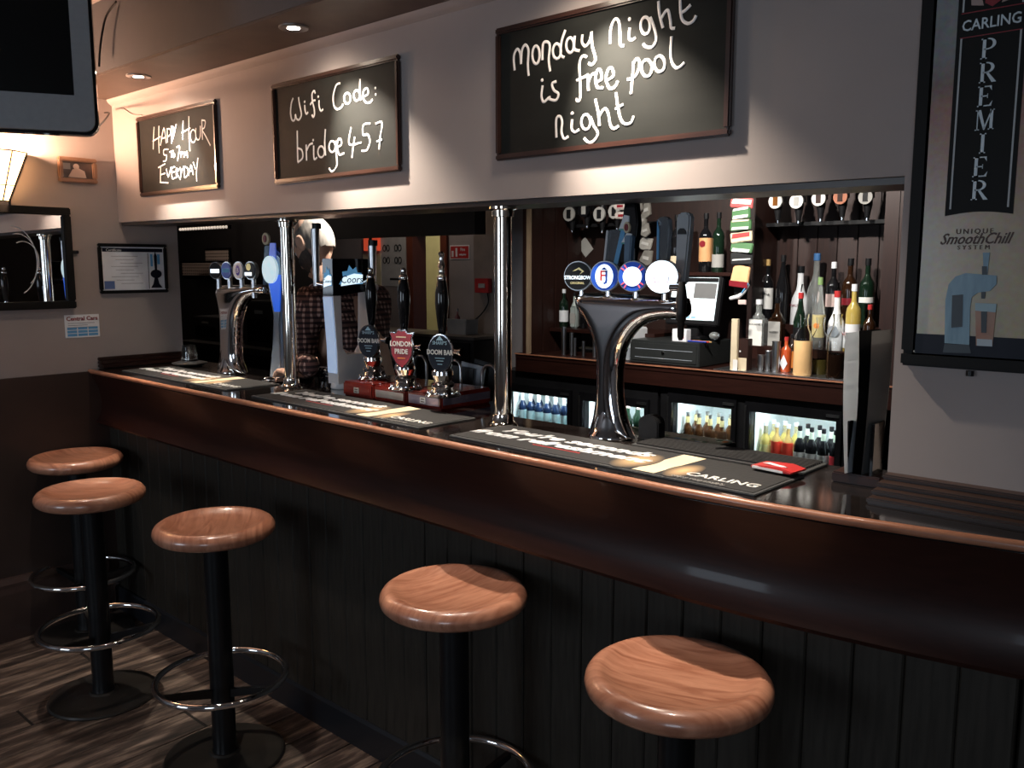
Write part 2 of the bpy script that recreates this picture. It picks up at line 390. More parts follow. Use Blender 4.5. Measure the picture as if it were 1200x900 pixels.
# ------------------------------------------------------------------ behind the bar: shell
YB = 4.72
q = MB(); q.box(-3.86, 3.1, YB, YB+0.1, 0, CEILZ)
struct(q.build('wall_back_bar', mat('back_wall_wood', (0.012, 0.005, 0.004), 0.5, scale=5, stretch=(10, 10, 1), col2=(0.025, 0.009, 0.006)), smooth=False))
XA, XB2 = -5.14, -4.83       # doorway in the wall of the passage
YP = 4.60
paw = mat('passage_wall_paint', (0.30, 0.27, 0.27), 0.8, var=0.05)
q = MB(); q.box(-6.2, XA-0.06, YP, YP+0.1, 0, CEILZ); q.box(XB2+0.06, -3.86, YP, YP+0.1, 0, CEILZ); q.box(XA-0.06, XB2+0.06, YP, YP+0.1, 1.84, CEILZ)
struct(q.build('wall_passage', paw, smooth=False))
fr = MB(); fr.box(XA-0.07, XA, YP-0.02, YP+0.12, 0, 1.88); fr.box(XB2, XB2+0.07, YP-0.02, YP+0.12, 0, 1.88); fr.box(XA-0.07, XB2+0.07, YP-0.02, YP+0.12, 1.84, 1.90)
struct(fr.build('door_1', mat('doorframe_wood', (0.16, 0.045, 0.025), 0.45, scale=5, stretch=(8, 8, 1)), smooth=False))
q = MB(); q.box(-8.6, -3.0, 7.0, 7.1, 0, CEILZ); q.box(-6.2, -6.1, YP+0.1, 7.0, 0, CEILZ)
struct(q.build('wall_room_beyond', mat('olive_cream_wall', (0.42, 0.38, 0.20), 0.8, var=0.05), smooth=False))
q = MB(); q.box(-9.1, -9.0, 2.0, 4.1, 0, CEILZ); q.box(-9.1, -5.6, 4.0, 4.1, 0, CEILZ); q.box(-9.0, XL-0.14, 1.9, 2.0, 0, CEILZ)
struct(q.build('wall_back_left', BLACKWALL, smooth=False))
q = MB(); q.box(at(555, 300, Y=YP-0.1).x, at(579, 300, Y=YP-0.1).x, YP-0.10, YP-0.001, 0, CEILZ)
struct(q.build('pillar', mat('pillar_paint', (0.24, 0.19, 0.16), 0.8), smooth=False))
q = MB(); q.box(-5.6, -3.9, 4.0, 4.1, at(500, 276, Y=4.0).z, CEILZ)     # dark bulkhead over the passage
struct(q.build('bulkhead', BLACKWALL, smooth=False))

# ------------------------------------------------------------------ the bar counter
def front_y(x):
    if x < -0.9: return 1.577 + (x+3.9)/(3.0)*(1.505-1.577)
    u = (x+0.9)
    if u < 0.7: return 1.505 + 0.02*u + 0.16*u*u
    return 1.5974 + 0.045*(1-math.exp(-(u-0.7)/0.185))
bar = thing('bar_counter', 'long dark wooden bar counter with curved mahogany fascia and vertical plank front', 'bar counter', (0, 0, 0))
xs = [XL+0.001 + i*(0.15) for i in range(0, 46)] + [3.0]
# worktop: follows the front edge, deeper towards the hand pumps
poly = [(x, front_y(x)+0.008) for x in xs]
back = [(3.0, YS-0.002), (-0.575, YS-0.002), (-0.575, 1.915), (-1.80, 1.915), (-1.86, 2.08), (XL+0.001, 2.08)]
MB().prism(poly + back, 1.078, ZB, axis='Z', bev=0.002).build('worktop', TOP, bar, ang=30)
MB().tube([(x, front_y(x)+0.008, 1.0955) for x in xs], 0.0095, 12).build('edge_strip', LIP, bar)
prof = [(0.004, 1.084), (0.020, 1.06), (0.036, 1.02), (0.044, 0.98), (0.046, 0.95), (0.040, 0.915), (0.026, 0.885), (0.016, 0.872), (0.022, 0.862), (0.06, 0.858), (0.06, 1.08)]
bm = bmesh.new(); rings = []
for x in xs:
    rings.append([bm.verts.new((x, front_y(x)+dy, z)) for dy, z in prof])
for a, c in zip(rings, rings[1:]):
    for i in range(len(prof)):
        j = (i+1) % len(prof); bm.faces.new((a[i], c[i], c[j], a[j]))
bm.faces.new(rings[0]); bm.faces.new(rings[-1][::-1]); bmesh.ops.recalc_face_normals(bm, faces=bm.faces)
MB().merge(bm).build('fascia', MAHOG, bar, ang=50)
MB().box(XL+0.001, 3.0, 1.716, 1.74, 0.0, 1.078).build('carcass', BLACKWALL, bar, smooth=False)
pk = MB().box(-0.0465, 0.0465, 1.642, 1.662, 0.10, 0.90, 0.0035, seg=1).build('plank', PLANK, bar, smooth=False)
n = 0; x = XL + 0.05; random.seed(3)
while x < 2.95:
    o = pk if n == 0 else pk.copy()
    if n: COL.objects.link(o)
    o.parent = bar; o.location = (x, random.uniform(-0.0015, 0.0015) + max(0, front_y(x)+0.075-1.642), 0); n += 1; x += 0.0948
MB().prism([(1.634, 0), (1.634, 0.095), (1.639, 0.106), (1.714, 0.112), (1.714, 0)], XL+0.001, 3.0, axis='X').build('kick_board', KICK, bar, smooth=False)
sh = MB(); sh.box(-1.47, -1.02, 1.917, 2.05, 1.055, 1.075, 0.002)
sh.build('rear_shelf', TOP, bar)
sink = thing('sink_unit', 'dark steel sink unit standing low behind the bar counter', 'sink unit', (-2.22, 2.22, 0))
MB().box(-0.62, 0.62, -0.12, 0.14, 0.0, 0.84, 0.004).build('cabinet', BLK, sink)
MB().box(-0.63, 0.63, -0.13, 0.15, 0.84, 0.855, 0.003).build('top', STEEL, sink)

# ------------------------------------------------------------------ stools
def make_stool():
    t = thing('bar_stool', '', 'bar stool')
    pr = [(0, -0.006), (0.06, -0.0055), (0.105, -0.003), (0.130, 0.002), (0.145, 0.010), (0.153, 0.0133), (0.163, 0.0125), (0.173, 0.006), (0.1795, -0.004), (0.1815, -0.014), (0.179, -0.024), (0.17, -0.033), (0.155, -0.039), (0.0, -0.039)]
    MB().lathe([(r, 0.775-0.0135+z) for r, z in pr], 64).build('seat', SEAT, t, ang=60)
    MB().lathe([(0, 0.716), (0.11, 0.716), (0.115, 0.7225), (0, 0.7225)], 32).build('mounting_plate', BLACKM, t)
    MB().lathe([(0, 0.019), (0.04, 0.019), (0.038, 0.03), (0.0365, 0.04), (0.0365, 0.716), (0, 0.716)], 32).build('column', BLACKM, t)
    MB().lathe([(0, 0), (0.184, 0), (0.186, 0.004), (0.182, 0.010), (0.17, 0.0125), (0.05, 0.018), (0.045, 0.024), (0, 0.024)], 56).build('base', DISC, t)
    MB().tube([(0.197*math.cos(2*PI*i/64), 0.197*math.sin(2*PI*i/64), 0.265) for i in range(64)], 0.0103, 12, closed=True).build('foot_ring', CHROME, t)
    ar = MB(); ar.prism([(0.030, 0.205), (0.030, 0.232), (0.188, 0.264), (0.188, 0.248)], -0.008, 0.008)
    ar = ar.build('foot_arm', BLACKM, t)
    for k in (1, 2):
        a = ar.copy(); COL.objects.link(a); a.parent = t; a.rotation_euler = (0, 0, k*2*PI/3)
    sc = MB(); sc.lathe([(0, 0), (0.006, 0), (0.006, 0.004), (0, 0.005)], 10, T(0.0, -0.0365, 0.69) @ Matrix.Rotation(PI/2, 4, 'X')); sc.build('screw', BLACKM, t)
    return t
st = make_stool(); st_tree = tree_of(st)
STOOLS = [(-0.826, 1.405, 0.0, 0.3, 'round wooden bar stool nearest to the viewer, only its seat and upper column in view'),
          (-1.471, 1.428, 0.0, 1.5, 'round wooden bar stool second nearest, standing before the middle of the bar'),
          (-2.418, 1.325, 0.0, 2.5, 'round wooden bar stool in the middle of the row of five with chrome foot ring'),
          (-3.105, 1.237, 0.0, 0.9, 'round wooden bar stool second farthest, its seat just below and before the farthest one'),
          (-3.715, 1.43, 0.0, 3.4, 'round wooden bar stool farthest away, beside the left wall and the end of the bar')]
for i, (x, y, z, a, lab) in enumerate(STOOLS):
    o = st if i == 0 else copy_tree(st, None, st_tree)
    o.location = (x, y, z); o.rotation_euler = (0, 0, a); o['label'] = lab; o['group'] = 'bar stools along the counter'

# ------------------------------------------------------------------ chalkboards
def frame_mesh(w, h, fw, th, y0=0.0):
    q = MB()
    for a, b_, c, d_ in ((-w/2, w/2, 0, fw), (-w/2, w/2, h-fw, h), (-w/2, -w/2+fw, fw, h-fw), (w/2-fw, w/2, fw, h-fw)):
        q.box(a, b_, y0-th, y0, c, d_, 0.004)
    return q
def smooth_pts(p, n=5):
    if len(p) < 3: return p
    out = []
    for i in range(len(p)-1):
        p0 = p[max(i-1, 0)]; p1 = p[i]; p2 = p[i+1]; p3 = p[min(i+2, len(p)-1)]
        for k in range(n):
            t = k/n
            out.append(0.5*((2*p1)+(p2-p0)*t+(2*p0-5*p1+4*p2-p3)*t*t+(3*p1-p0-3*p2+p3)*t**3))
    out.append(p[-1]); return out
def ell(cx, cy, rx, ry, tilt=0.0, a0=0, a1=360, n=14):
    return [(cx+rx*math.cos(math.radians(a0+(a1-a0)*i/n))+tilt*ry*math.sin(math.radians(a0+(a1-a0)*i/n)), cy-ry*math.sin(math.radians(a0+(a1-a0)*i/n))) for i in range(n+1)]
def chalkboard(label, xl, xr, zb, zt, words, ox, oy, sc, rad):
    cx = (xl+xr)/2; t = thing('chalkboard', label, 'chalkboard', (cx, YS, zb)); w_, h = xr-xl, zt-zb
    MB().box(-w_/2+0.008, w_/2-0.008, -0.007, -0.001, 0.008, h-0.008).build('slate', BOARD, t, smooth=False)
    frame_mesh(w_, h, 0.016, 0.015).build('frame', FRAMEW, t)
    for strokes in words:
        q = MB()
        for s_ in strokes:
            pts = []
            for (px_, py_) in s_:
                p = at(ox+px_/sc, oy+py_/sc, Y=YS-0.0078); pts.append(Vector((p.x-cx, -0.0078, p.z-zb)))
            if len(pts) == 1:
                q.sph(pts[0], rad*1.25, (1, 0.3, 1), 10, 6); continue
            pts = smooth_pts(pts)
            q2 = MB().tube(pts, rad, 8); q2.bm.verts.ensure_lookup_table()
            for v in q2.bm.verts: v.co.y = -0.0076 + (v.co.y+0.0078)*0.35
            q.merge(q2.bm)
        q.build('chalk_word', CHALK, t)
    return t
chalkboard('small framed chalkboard reading HAPPY HOUR 5 to 7pm EVERYDAY, nearest the left corner',
    at(165, 184, Y=YS).x, at(257, 170, Y=YS).x, at(212, 226, Y=YS).z, at(210, 127, Y=YS).z, [
    [[(722,595),(719,650),(718,700)], [(745,590),(744,650),(746,718)], [(716,662),(752,640)],
     [(752,682),(768,600),(779,672)], [(755,650),(777,644)], [(783,604),(785,668)], [(782,605),(797,606),(798,630),(784,642)],
     [(802,592),(804,662)], [(801,592),(815,598),(813,622),(803,632)], [(806,590),(816,632)], [(826,582),(815,632),(803,672)]],
    [[(858,565),(857,610),(856,655)], [(885,545),(886,630),(890,708)], [(852,622),(892,600)], ell(905,638,13,30), [(918,600),(918,640),(928,656),(938,640),(939,590)],
     [(946,562),(949,655)], [(945,563),(962,568),(958,598),(948,608),(965,640),(986,682)]],
    [[(788,700),(768,703),(768,724),(781,730),(778,752),(765,756)], [(795,713),(812,707)], [(803,710),(804,738)], ell(814,728,5,9), [(828,690),(842,687),(838,720),(832,754)],
     [(849,712),(849,738)], [(848,713),(858,716),(850,726)], [(862,738),(865,714),(870,728),(876,710),(879,740)]],
    [[(774,768),(742,786)], [(753,784),(752,820),(752,856)], [(750,855),(788,858)], [(752,820),(774,812)], [(780,792),(789,830),(801,784)],
     [(805,787),(807,836),(824,832)], [(804,787),(820,783)], [(805,810),(820,806)], [(826,790),(827,836)], [(826,790),(838,797),(828,812),(846,842)], [(843,784),(850,812)], [(861,780),(850,812),(846,832)],
     [(864,780),(865,832),(880,818),(880,792),(864,780)], [(884,824),(895,775),(906,820)], [(888,804),(904,800)], [(905,760),(916,792)], [(928,740),(922,800),(922,850)]]],
    0, 0, 4, 0.0028)
chalkboard('framed chalkboard reading Wifi Code: bridge457, the middle one of three',
    at(323, 157, Y=YS).x, at(471, 133, Y=YS).x, at(398, 208.7, Y=YS).z, at(395, 82, Y=YS).z, [
    [[(174,260),(166,282),(162,320),(163,340),(168,362),(177,366),(183,355),(184,338)], [(184,336),(190,356),(200,362),(210,348),(212,330),(204,290),(199,256)],
     [(228,292),(230,318),(236,334),(244,326)], [(228,277)], [(278,238),(272,226),(263,240),(264,272),(272,308),(274,335),(268,349),(262,338)], [(254,291),(266,274),(278,270)], [(295,270),(296,300),(304,320),(314,312)], [(292,253)]],
    [[(395,190),(376,200),(362,250),(365,295),(380,312),(400,303),(408,288)], ell(428,262,15,25), ell(472,248,14,24), [(488,170),(487,225),(490,272)],
     [(503,255),(526,240),(521,214),(505,225),(502,258),(515,280),(535,280),(547,266)], [(560,213)], [(561,243)]],
    [[(193,412),(194,490),(196,560)], [(196,495),(215,505),(218,540),(196,562)], [(235,478),(237,553)], [(238,505),(250,480),(266,472)],
     [(270,482),(272,545),(286,538)], [(268,457)], ell(305,512,15,26), [(325,405),(322,470),(326,530)], ell(357,488,15,26),
     [(374,460),(376,520),(379,575),(357,605),(342,588)], [(385,490),(400,478),(398,455),(385,455),(380,490),(390,525),(413,518)]],
    [[(446,398),(437,476),(494,468)], [(462,442),(450,540)], [(537,380),(505,386),(502,432),(525,432),(534,468),(520,503),(496,508)], [(561,381),(591,376),(583,440),(577,500)], [(565,464),(592,456)]]],
    300, 50, 4, 0.0034)
chalkboard('large framed chalkboard reading Monday night is free pool night, rightmost of three',
    at(584, 112, Y=YS).x, at(860.5, 80, Y=YS).x, at(720, 174.5, Y=YS).z, at(620, 27, Y=YS).z + 0.002, [
    [[(132,330),(128,265),(144,230),(158,250),(162,300)], [(162,300),(166,238),(182,210),(197,235),(194,300),(198,356)], ell(232,257,17,42),
     [(262,282),(265,208),(284,196),(297,215),(292,282),(299,335)], ell(330,240,19,35), [(370,140),(352,195),(348,255),(366,270)],
     ell(392,212,18,35), [(414,168),(412,228),(438,238)], [(450,162),(448,198),(464,216),(484,190),(492,150)], [(493,148),(496,215),(511,275),(496,303),(478,296)]],
    [[(580,205),(583,135),(600,92),(619,98),(626,150),(628,208),(646,214)], [(672,130),(669,178),(684,186),(700,176)], [(671,90)],
     ell(745,120,22,40), [(768,80),(786,130),(796,185),(778,220),(750,220),(734,206)], [(806,5),(812,70),(828,132)], [(818,90),(838,55),(852,50),(862,95),(866,130),(884,132)],
     [(908,0),(911,60),(920,95),(945,110),(970,97),(983,72)], [(905,62),(930,50),(958,22)]],
    [[(263,400),(258,450),(268,478),(290,460),(300,455)], [(261,376)], [(328,382),(308,392),(316,422),(338,440),(325,470),(288,462)]],
    [[(472,268),(450,264),(436,300),(440,400),(440,455),(430,475),(420,464)], [(422,378),(474,355)], [(474,345),(478,425)], [(478,385),(492,352),(512,345)],
     [(514,388),(540,370),(535,332),(520,332),(511,375),(522,410),(548,412)], [(563,378),(594,358),(590,322),(572,325),(561,370),(576,412),(600,410),(617,380)]],
    [[(690,288),(685,360),(678,440)], [(686,308),(704,276),(719,296),(706,345),(682,368),(660,373)], ell(752,320,24,39), ell(812,300,24,37), [(868,170),(864,240),(870,292),(890,318),(912,310),(928,292)]],
    [[(328,645),(327,562),(344,545),(355,570),(352,618),(364,650),(384,640)], [(402,560),(399,603),(414,620),(434,608)], [(402,532)],
     ell(466,573,21,35), [(487,548),(503,590),(522,625),(505,660),(480,668),(457,648)], [(510,464),(524,530),(530,590)], [(527,550),(553,510),(570,530),(582,590),(600,603),(620,590)],
     [(607,434),(616,500),(630,560),(650,582),(678,575),(691,544)], [(604,512),(642,490)]]],
    570, 0, 4, 0.0036)

# ------------------------------------------------------------------ spots in the beam underside
for i, (px_, lab) in enumerate([(157, 'lit recessed downlight in the beam nearest the left wall'), (336, 'lit recessed downlight in the beam between the two smaller chalkboards'), (0, 'lit recessed downlight in the beam above the large chalkboard')]):
    x = at(px_, 88 if i == 0 else 30, Z=2.262).x if i < 2 else -1.32
    t = thing('downlight', lab, 'downlight', (x, 1.60, 2.262), 0, 'downlights in the beam')
    MB().lathe([(0.030, 0.0), (0.044, 0.0), (0.044, -0.004), (0.036, -0.006), (0.030, -0.004)], 28).build('ring', STEEL, t)
    MB().lathe([(0, -0.006), (0.012, -0.0055), (0.024, -0.003), (0.028, 0.0), (0, 0.0)], 24).build('lamp_glass', LATCH, t)
    light('downlight_lamp', 'SPOT', (x, 1.60, 2.245), [115, 135, 145][i], (1.0, 0.87, 0.72), (x+[0.05, 0.20, 0.17][i], 1.73, 1.75), 0.010, spot=66, blend=1.0)
    light('downlight_spill', 'SPOT', (x, 1.60, 2.245), [9, 8, 9][i], (1.0, 0.84, 0.66), (x+0.03, 1.72, 1.2), 0.05, spot=160, blend=1.0)

# ------------------------------------------------------------------ television, its cable
TVC = at(112, 155, D=2.4); TVR = math.atan2(0.892, 0.452)
tv = thing('television', 'large flat television with silver-grey surround hanging in the upper left corner', 'television', TVC, TVR)
q = MB(); W_, H_ = 0.96, 0.62
def rr(x0, x1, z0, z1, r, n=6):
    out = []
    for cx, cz, a in ((x1-r, z0+r, -90), (x1-r, z1-r, 0), (x0+r, z1-r, 90), (x0+r, z0+r, 180)):
        for i in range(n+1):
            an = math.radians(a+90*i/n); out.append((cx+r*math.cos(an), cz+r*math.sin(an)))
    return out
q.box(-W_+0.008, -0.047, -0.0, 0.02, 0.0, 0.088); q.box(-W_+0.008, -0.047, 0, 0.02, H_-0.045, H_)
q = MB()
outer = rr(-W_, 0, 0, H_, 0.03); inner = rr(-W_+0.047, -0.047, 0.095, H_-0.047, 0.002)
bmx = bmesh.new()
n = len(outer)
A = [bmx.verts.new((p[0], 0, p[1])) for p in outer]; B = [bmx.verts.new((p[0], 0, p[1])) for p in inner]
A2 = [bmx.verts.new((p[0], 0.018, p[1])) for p in outer]; B2 = [bmx.verts.new((p[0], 0.012, p[1])) for p in inner]
for i in range(n):
    j = (i+1) % n
    bmx.faces.new((A[i], A[j], B[j], B[i])); bmx.faces.new((A[j], A[i], A2[i], A2[j])); bmx.faces.new((B[i], B[j], B2[j], B2[i]))
bmesh.ops.recalc_face_normals(bmx, faces=bmx.faces)
q.merge(bmx).build('bezel', SILVP, tv)
MB().box(-W_+0.046, -0.046, 0.010, 0.016, 0.094, H_-0.046).build('screen', mat('tv_screen', (0.004, 0.004, 0.004), 0.16, spec=0.4), tv, smooth=False)
MB().prism(rr(-W_-0.006, 0.008, -0.007, H_+0.006, 0.034), 0.016, 0.055).build('rim', BLKG, tv)
MB().box(-W_+0.1, -0.08, 0.055, 0.11, 0.08, H_-0.06, 0.02).build('casing', BLK, tv)
mt = MB(); mt.box(-W_/2-0.03, -W_/2+0.03, 0.10, 0.16, 0.3, 2.515-TVC.z, 0.004); mt.box(-W_/2-0.1, -W_/2+0.1, 0.05, 0.21, 2.505-TVC.z, 2.518-TVC.z)
mt.build('ceiling_bracket', BLACKM, tv)
cb = [Vector((-3.86, 1.70, 2.20)), at(128, 133, X=-3.70), at(118, 146, X=-3.2), at(104, 156, X=-2.75), tv.matrix_world @ Vector((0, 0, 0)) if False else TVC + Vector((-0.06, 0.02, 0.05))]
tag(MB().tube(smooth_pts(cb, 8), 0.003, 8).build('television_cable', BLK), 'thin black cable running from the television to the wall corner', 'cable')
c2 = [at(143, 126, Y=YS-0.004), at(155, 134, Y=YS-0.004), at(166, 135, Y=YS-0.004)]
tag(MB().tube(smooth_pts(c2, 6), 0.002, 6).build('loose_wire', mat('pale_wire', (0.35, 0.3, 0.28), 0.6)), 'thin pale wire on the wall between corner and small chalkboard', 'wire')
c3 = [at(116, 78, Y=1.47), at(118, 50, Y=1.47), at(124, 20, Y=1.47), at(136, 2, Y=1.47)]
tag(MB().tube(smooth_pts(c3, 8), 0.004, 8).build('aerial_cable', BLK), 'black cable looping up behind the television onto the beam', 'cable')

# ------------------------------------------------------------------ left wall: things hung on it (local x -> +Y, local -y -> into the room)
def on_left(name, label, cat, y, z): return thing(name, label, cat, (XL, y, z), PI/2)
def LW(px_, py_): p = at(px_, py_, X=XL); return p.y, p.z
# mirror
(y1, z1), (y0, z0) = LW(80, 244), LW(86, 361)
yr = (LW(83, 300))[0]; wm = 0.72; hm = z1 - z0
m_ = on_left('wall_mirror', 'black framed etched bar mirror on the left wall beneath the wall lamp', 'mirror', yr - wm/2, z0)
frame_mesh(wm, hm, 0.032, 0.03).build('frame', FRAMEB, m_)
MB().box(-wm/2+0.02, wm/2-0.02, -0.012, -0.004, 0.02, hm-0.02).build('mirror_glass', MIRROR, m_, smooth=False)
q = MB()
for k in range(3):
    q.tube([( 0.13+0.09*math.cos(a)*(1-k*0.18)+k*0.02, -0.0125, 0.20+0.14*math.sin(a)*(1-k*0.22)) for a in [math.radians(-70+i*10+k*12) for i in range(17)]], 0.0016, 5)
q.build('etching', ETCH, m_)
MB().box(wm/2, wm/2+0.03, -0.012, -0.002, hm/2+0.02, hm/2+0.034, 0.002).build('fixing_lug', BLACKM, m_)
# photo
(y0, z1), (y1, z0) = LW(66, 183), LW(113, 216)
p_ = on_left('framed_photo', 'small landscape photo in a slim wooden frame beside the wall lamp', 'picture frame', (y0+y1)/2, z0)
wq, hq = y1-y0, z1-z0
frame_mesh(wq, hq, 0.018, 0.02).build('frame', FRAMEP, p_)
MB().box(-wq/2+0.01, wq/2-0.01, -0.008, -0.002, 0.01, hq-0.01).build('photo', mat('photo_dark', (0.03, 0.022, 0.02), 0.3, col2=(0.12, 0.08, 0.07), scale=18), p_, smooth=False)
q = MB(); q.disc(0.012, -0.0095, -0.008, T(-0.005, 0, hq*0.64)); q.prism([(-0.04, 0.022), (0.035, 0.022), (0.028, 0.05), (0.005, 0.06), (-0.02, 0.055)], -0.0095, -0.008)
q.build('figure_print', mat('photo_skin', (0.55, 0.42, 0.36), 0.4), p_)
q = MB(); q.box(-wq/2+0.02, -wq/2+0.05, -0.0092, -0.008, hq-0.05, hq-0.025)
q.build('light_patch', GREYPAP, p_)
# certificate
(y0, z1), (y1, z0) = LW(113, 285), LW(196, 342.5)
c_ = on_left('framed_certificate', 'black framed certificate with white sheet and pump silhouette, left of the bar opening', 'certificate', (y0+y1)/2, z0)
wq, hq = y1-y0, z1-z0
frame_mesh(wq, hq, 0.014, 0.018).build('frame', FRAMEB, c_)
MB().box(-wq/2+0.01, wq/2-0.01, -0.008, -0.002, 0.01, hq-0.01).build('sheet', mat('certificate_sheet', (0.74, 0.77, 0.82), 0.25, coat=0.6), c_, smooth=False)
q = MB(); q.box(-wq/2+0.018, wq/2-0.018, -0.0095, -0.008, hq-0.036, hq-0.020); q.build('blue_band', NAVY, c_)
text('certificate_title', 'Certificate', 0.016, PAPER, c_, T(-wq*0.28, -0.0100, hq-0.029) @ UPR)
q = MB(); q.box(-wq/2+0.02, -wq/2+0.065, -0.0095, -0.008, 0.02, 0.055); q.build('blue_square', mat('certificate_blue', (0.1, 0.16, 0.35), 0.4), c_)
q = MB()
for k in range(9): q.box(-0.10+0.02*(k % 3), 0.04-0.02*((k+1) % 3), -0.0092, -0.008, hq-0.056-k*0.015, hq-0.0545-k*0.015)
q.build('text_lines', mat('text_grey', (0.12, 0.13, 0.16), 0.6), c_)
q = MB(); q.box(wq/2-0.088, wq/2-0.086, -0.0094, -0.008, 0.018, hq-0.04); q.build('divider', NAVY, c_)
q = MB(); q.disc(0.026, -0.0105, -0.009, T(wq/2-0.053, 0, 0.085), sz=0.75)
q.prism([(wq/2-0.080, 0.022), (wq/2-0.026, 0.022), (wq/2-0.040, 0.04), (wq/2-0.047, 0.07), (wq/2-0.06, 0.07), (wq/2-0.068, 0.04)], -0.0105, -0.009)
q.prism([(wq/2-0.058, 0.10), (wq/2-0.048, 0.10), (wq/2-0.046, 0.165), (wq/2-0.053, 0.185), (wq/2-0.06, 0.165)], -0.0105, -0.009)
q.build('pump_print', NAVY, c_)
q = MB(); q.box(wq/2-0.076, wq/2-0.066, -0.0095, -0.008, hq-0.10, hq-0.045); q.box(wq/2-0.044, wq/2-0.032, -0.0095, -0.008, hq-0.09, hq-0.045); q.build('bottle_print', LBLUE, c_)
# taxi card
(y0, z1), (y1, z0) = LW(75, 369.5), LW(117, 394)
c_ = on_left('taxi_card', 'small white card with blue grid reading Central Cars, below the mirror', 'card', (y0+y1)/2, z0)
wq, hq = y1-y0, z1-z0
MB().box(-wq/2, wq/2, -0.003, 0, 0, hq).build('card', WHT, c_, smooth=False)
text('card_title', 'Central Cars', 0.025, DRED, c_, T(0, -0.0036, hq-0.017) @ UPR, bold=0.0006)
q = MB()
for k in range(3): q.box(-wq/2+0.012, wq/2-0.02-0.03*(k % 2), -0.0036, -0.003, hq-0.037-k*0.009, hq-0.035-k*0.009)
q.build('text_lines', mat('text_grey', (0.12, 0.13, 0.16), 0.6), c_)
q = MB()
for i in range(3):
    for r in range(3): q.box(-wq/2+0.008+i*(wq-0.012)/3, -wq/2+0.004+(i+1)*(wq-0.012)/3, -0.0036, -0.003, 0.006+r*0.014, 0.017+r*0.014)
q.build('blue_grid', LBLUE, c_)
# wall lamp
yl, ztop = LW(-12, 178); zbot = LW(0, 236)[1]
lp = on_left('wall_lamp', 'glowing faceted wall lantern at the left edge above the mirror', 'wall lamp', yl, zbot)
hl = ztop - zbot; R1, R0 = 0.135, 0.055
glow = mat('lantern_glass', (1.0, 0.86, 0.62), 0.4, emit=4.0, ecol=(1.0, 0.58, 0.30))
q = MB(); fm = MB(); ns = 5
ring = lambda R, z: [(R*math.cos(PI+PI*i/ns), R*math.sin(PI+PI*i/ns)*0.9 - 0.004, z) for i in range(ns+1)]
t1, t0 = ring(R1, hl), ring(R0, 0)
for i in range(ns):
    bmx = bmesh.new(); vv = [bmx.verts.new(p) for p in (t0[i], t0[i+1], t1[i+1], t1[i])]; bmx.faces.new(vv)
    bmesh.ops.solidify(bmx, geom=list(bmx.faces), thickness=0.003)
    MB().merge(bmx).build('glass_panel', glow, lp, smooth=False)
for i in range(ns+1): fm.tube([t0[i], t1[i]], 0.003, 6)
fm.tube(t0, 0.003, 6); fm.tube(t1, 0.003, 6); fm.box(-0.06, 0.06, -0.012, 0, -0.03, 0.01, 0.003)
mid = ring((R0*0.68+R1*0.32), hl*0.32); fm.tube(mid, 0.002, 6)
fm.build('frame', BLACKM, lp)
light('wall_lamp_bulb', 'POINT', (XL+0.07, yl, ztop+0.01), 60, (1.0, 0.58, 0.37), size=0.03)

# ------------------------------------------------------------------ poster on the right pier
px0 = at(1057.5, 427, Y=YS).x; pzb = at(1058, 427, Y=YS).z
pin = at(1074, 400, Y=YS-0.02).x
pcx = at(1160, 120, Y=YS-0.02).x + 0.008
pw = 2*(pcx-px0)
po = thing('framed_poster', 'tall black framed beer poster with PREMIER lettering, on the right pier', 'poster', (pcx, YS, pzb)); ph = 1.05
frame_mesh(pw, ph, 0.026, 0.016).build('frame', FRAMEB, po)
q = bpy.data.materials.new('poster_golden_print'); q.use_nodes = True; nt = q.node_tree; bs = nt.nodes['Principled BSDF']
tc = nt.nodes.new('ShaderNodeTexCoord'); sp = nt.nodes.new('ShaderNodeSeparateXYZ'); cr = nt.nodes.new('ShaderNodeValToRGB'); mr = nt.nodes.new('ShaderNodeMapRange')
mr.inputs['From Min'].default_value = 0.07; mr.inputs['From Max'].default_value = 0.95
nz = nt.nodes.new('ShaderNodeTexNoise'); nz.inputs['Scale'].default_value = 90; mx = nt.nodes.new('ShaderNodeMix'); mx.data_type = 'RGBA'; mx.inputs['Factor'].default_value = 0.12
nt.links.new(tc.outputs['Object'], sp.inputs[0]); nt.links.new(sp.outputs['Z'], mr.inputs['Value']); nt.links.new(mr.outputs[0], cr.inputs[0]); nt.links.new(tc.outputs['Object'], nz.inputs['Vector'])
e = cr.color_ramp.elements; e[0].color = (0.36, 0.29, 0.17, 1); e[1].color = (0.22, 0.26, 0.28, 1)
for p_, c_ in ((0.22, (0.34, 0.25, 0.15, 1)), (0.34, (0.30, 0.155, 0.10, 1)), (0.46, (0.27, 0.105, 0.07, 1)), (0.50, (0.16, 0.09, 0.07, 1)), (0.56, (0.18, 0.18, 0.18, 1))):
    x_ = e.new(p_); x_.color = c_
nt.links.new(cr.outputs[0], mx.inputs['A']); nt.links.new(nz.outputs['Color'], mx.inputs['B']); nt.links.new(mx.outputs['Result'], bs.inputs['Base Color']); bs.inputs['Roughness'].default_value = 0.25
MB().box(-pw/2+0.02, pw/2-0.02, -0.012, -0.002, 0.02, ph-0.02).build('print', q, po, smooth=False)
def PO(x, y): p = at(x, y, Y=YS-0.013); return (p.x-pcx, p.z-pzb)
q = MB(); q.box(-pw/2+0.025, pw/2-0.025, -0.0132, -0.012, 0.025, PO(1100, 392)[1]); q.build('black_foot', NAVY, po)
bl, br = PO(1116, 120)[0], PO(1197, 120)[0]; bb = PO(1145, 252)[1]
arc = [(bl+(br-bl)*i/10, bb+0.006*math.sin(PI*i/10)) for i in range(11)]
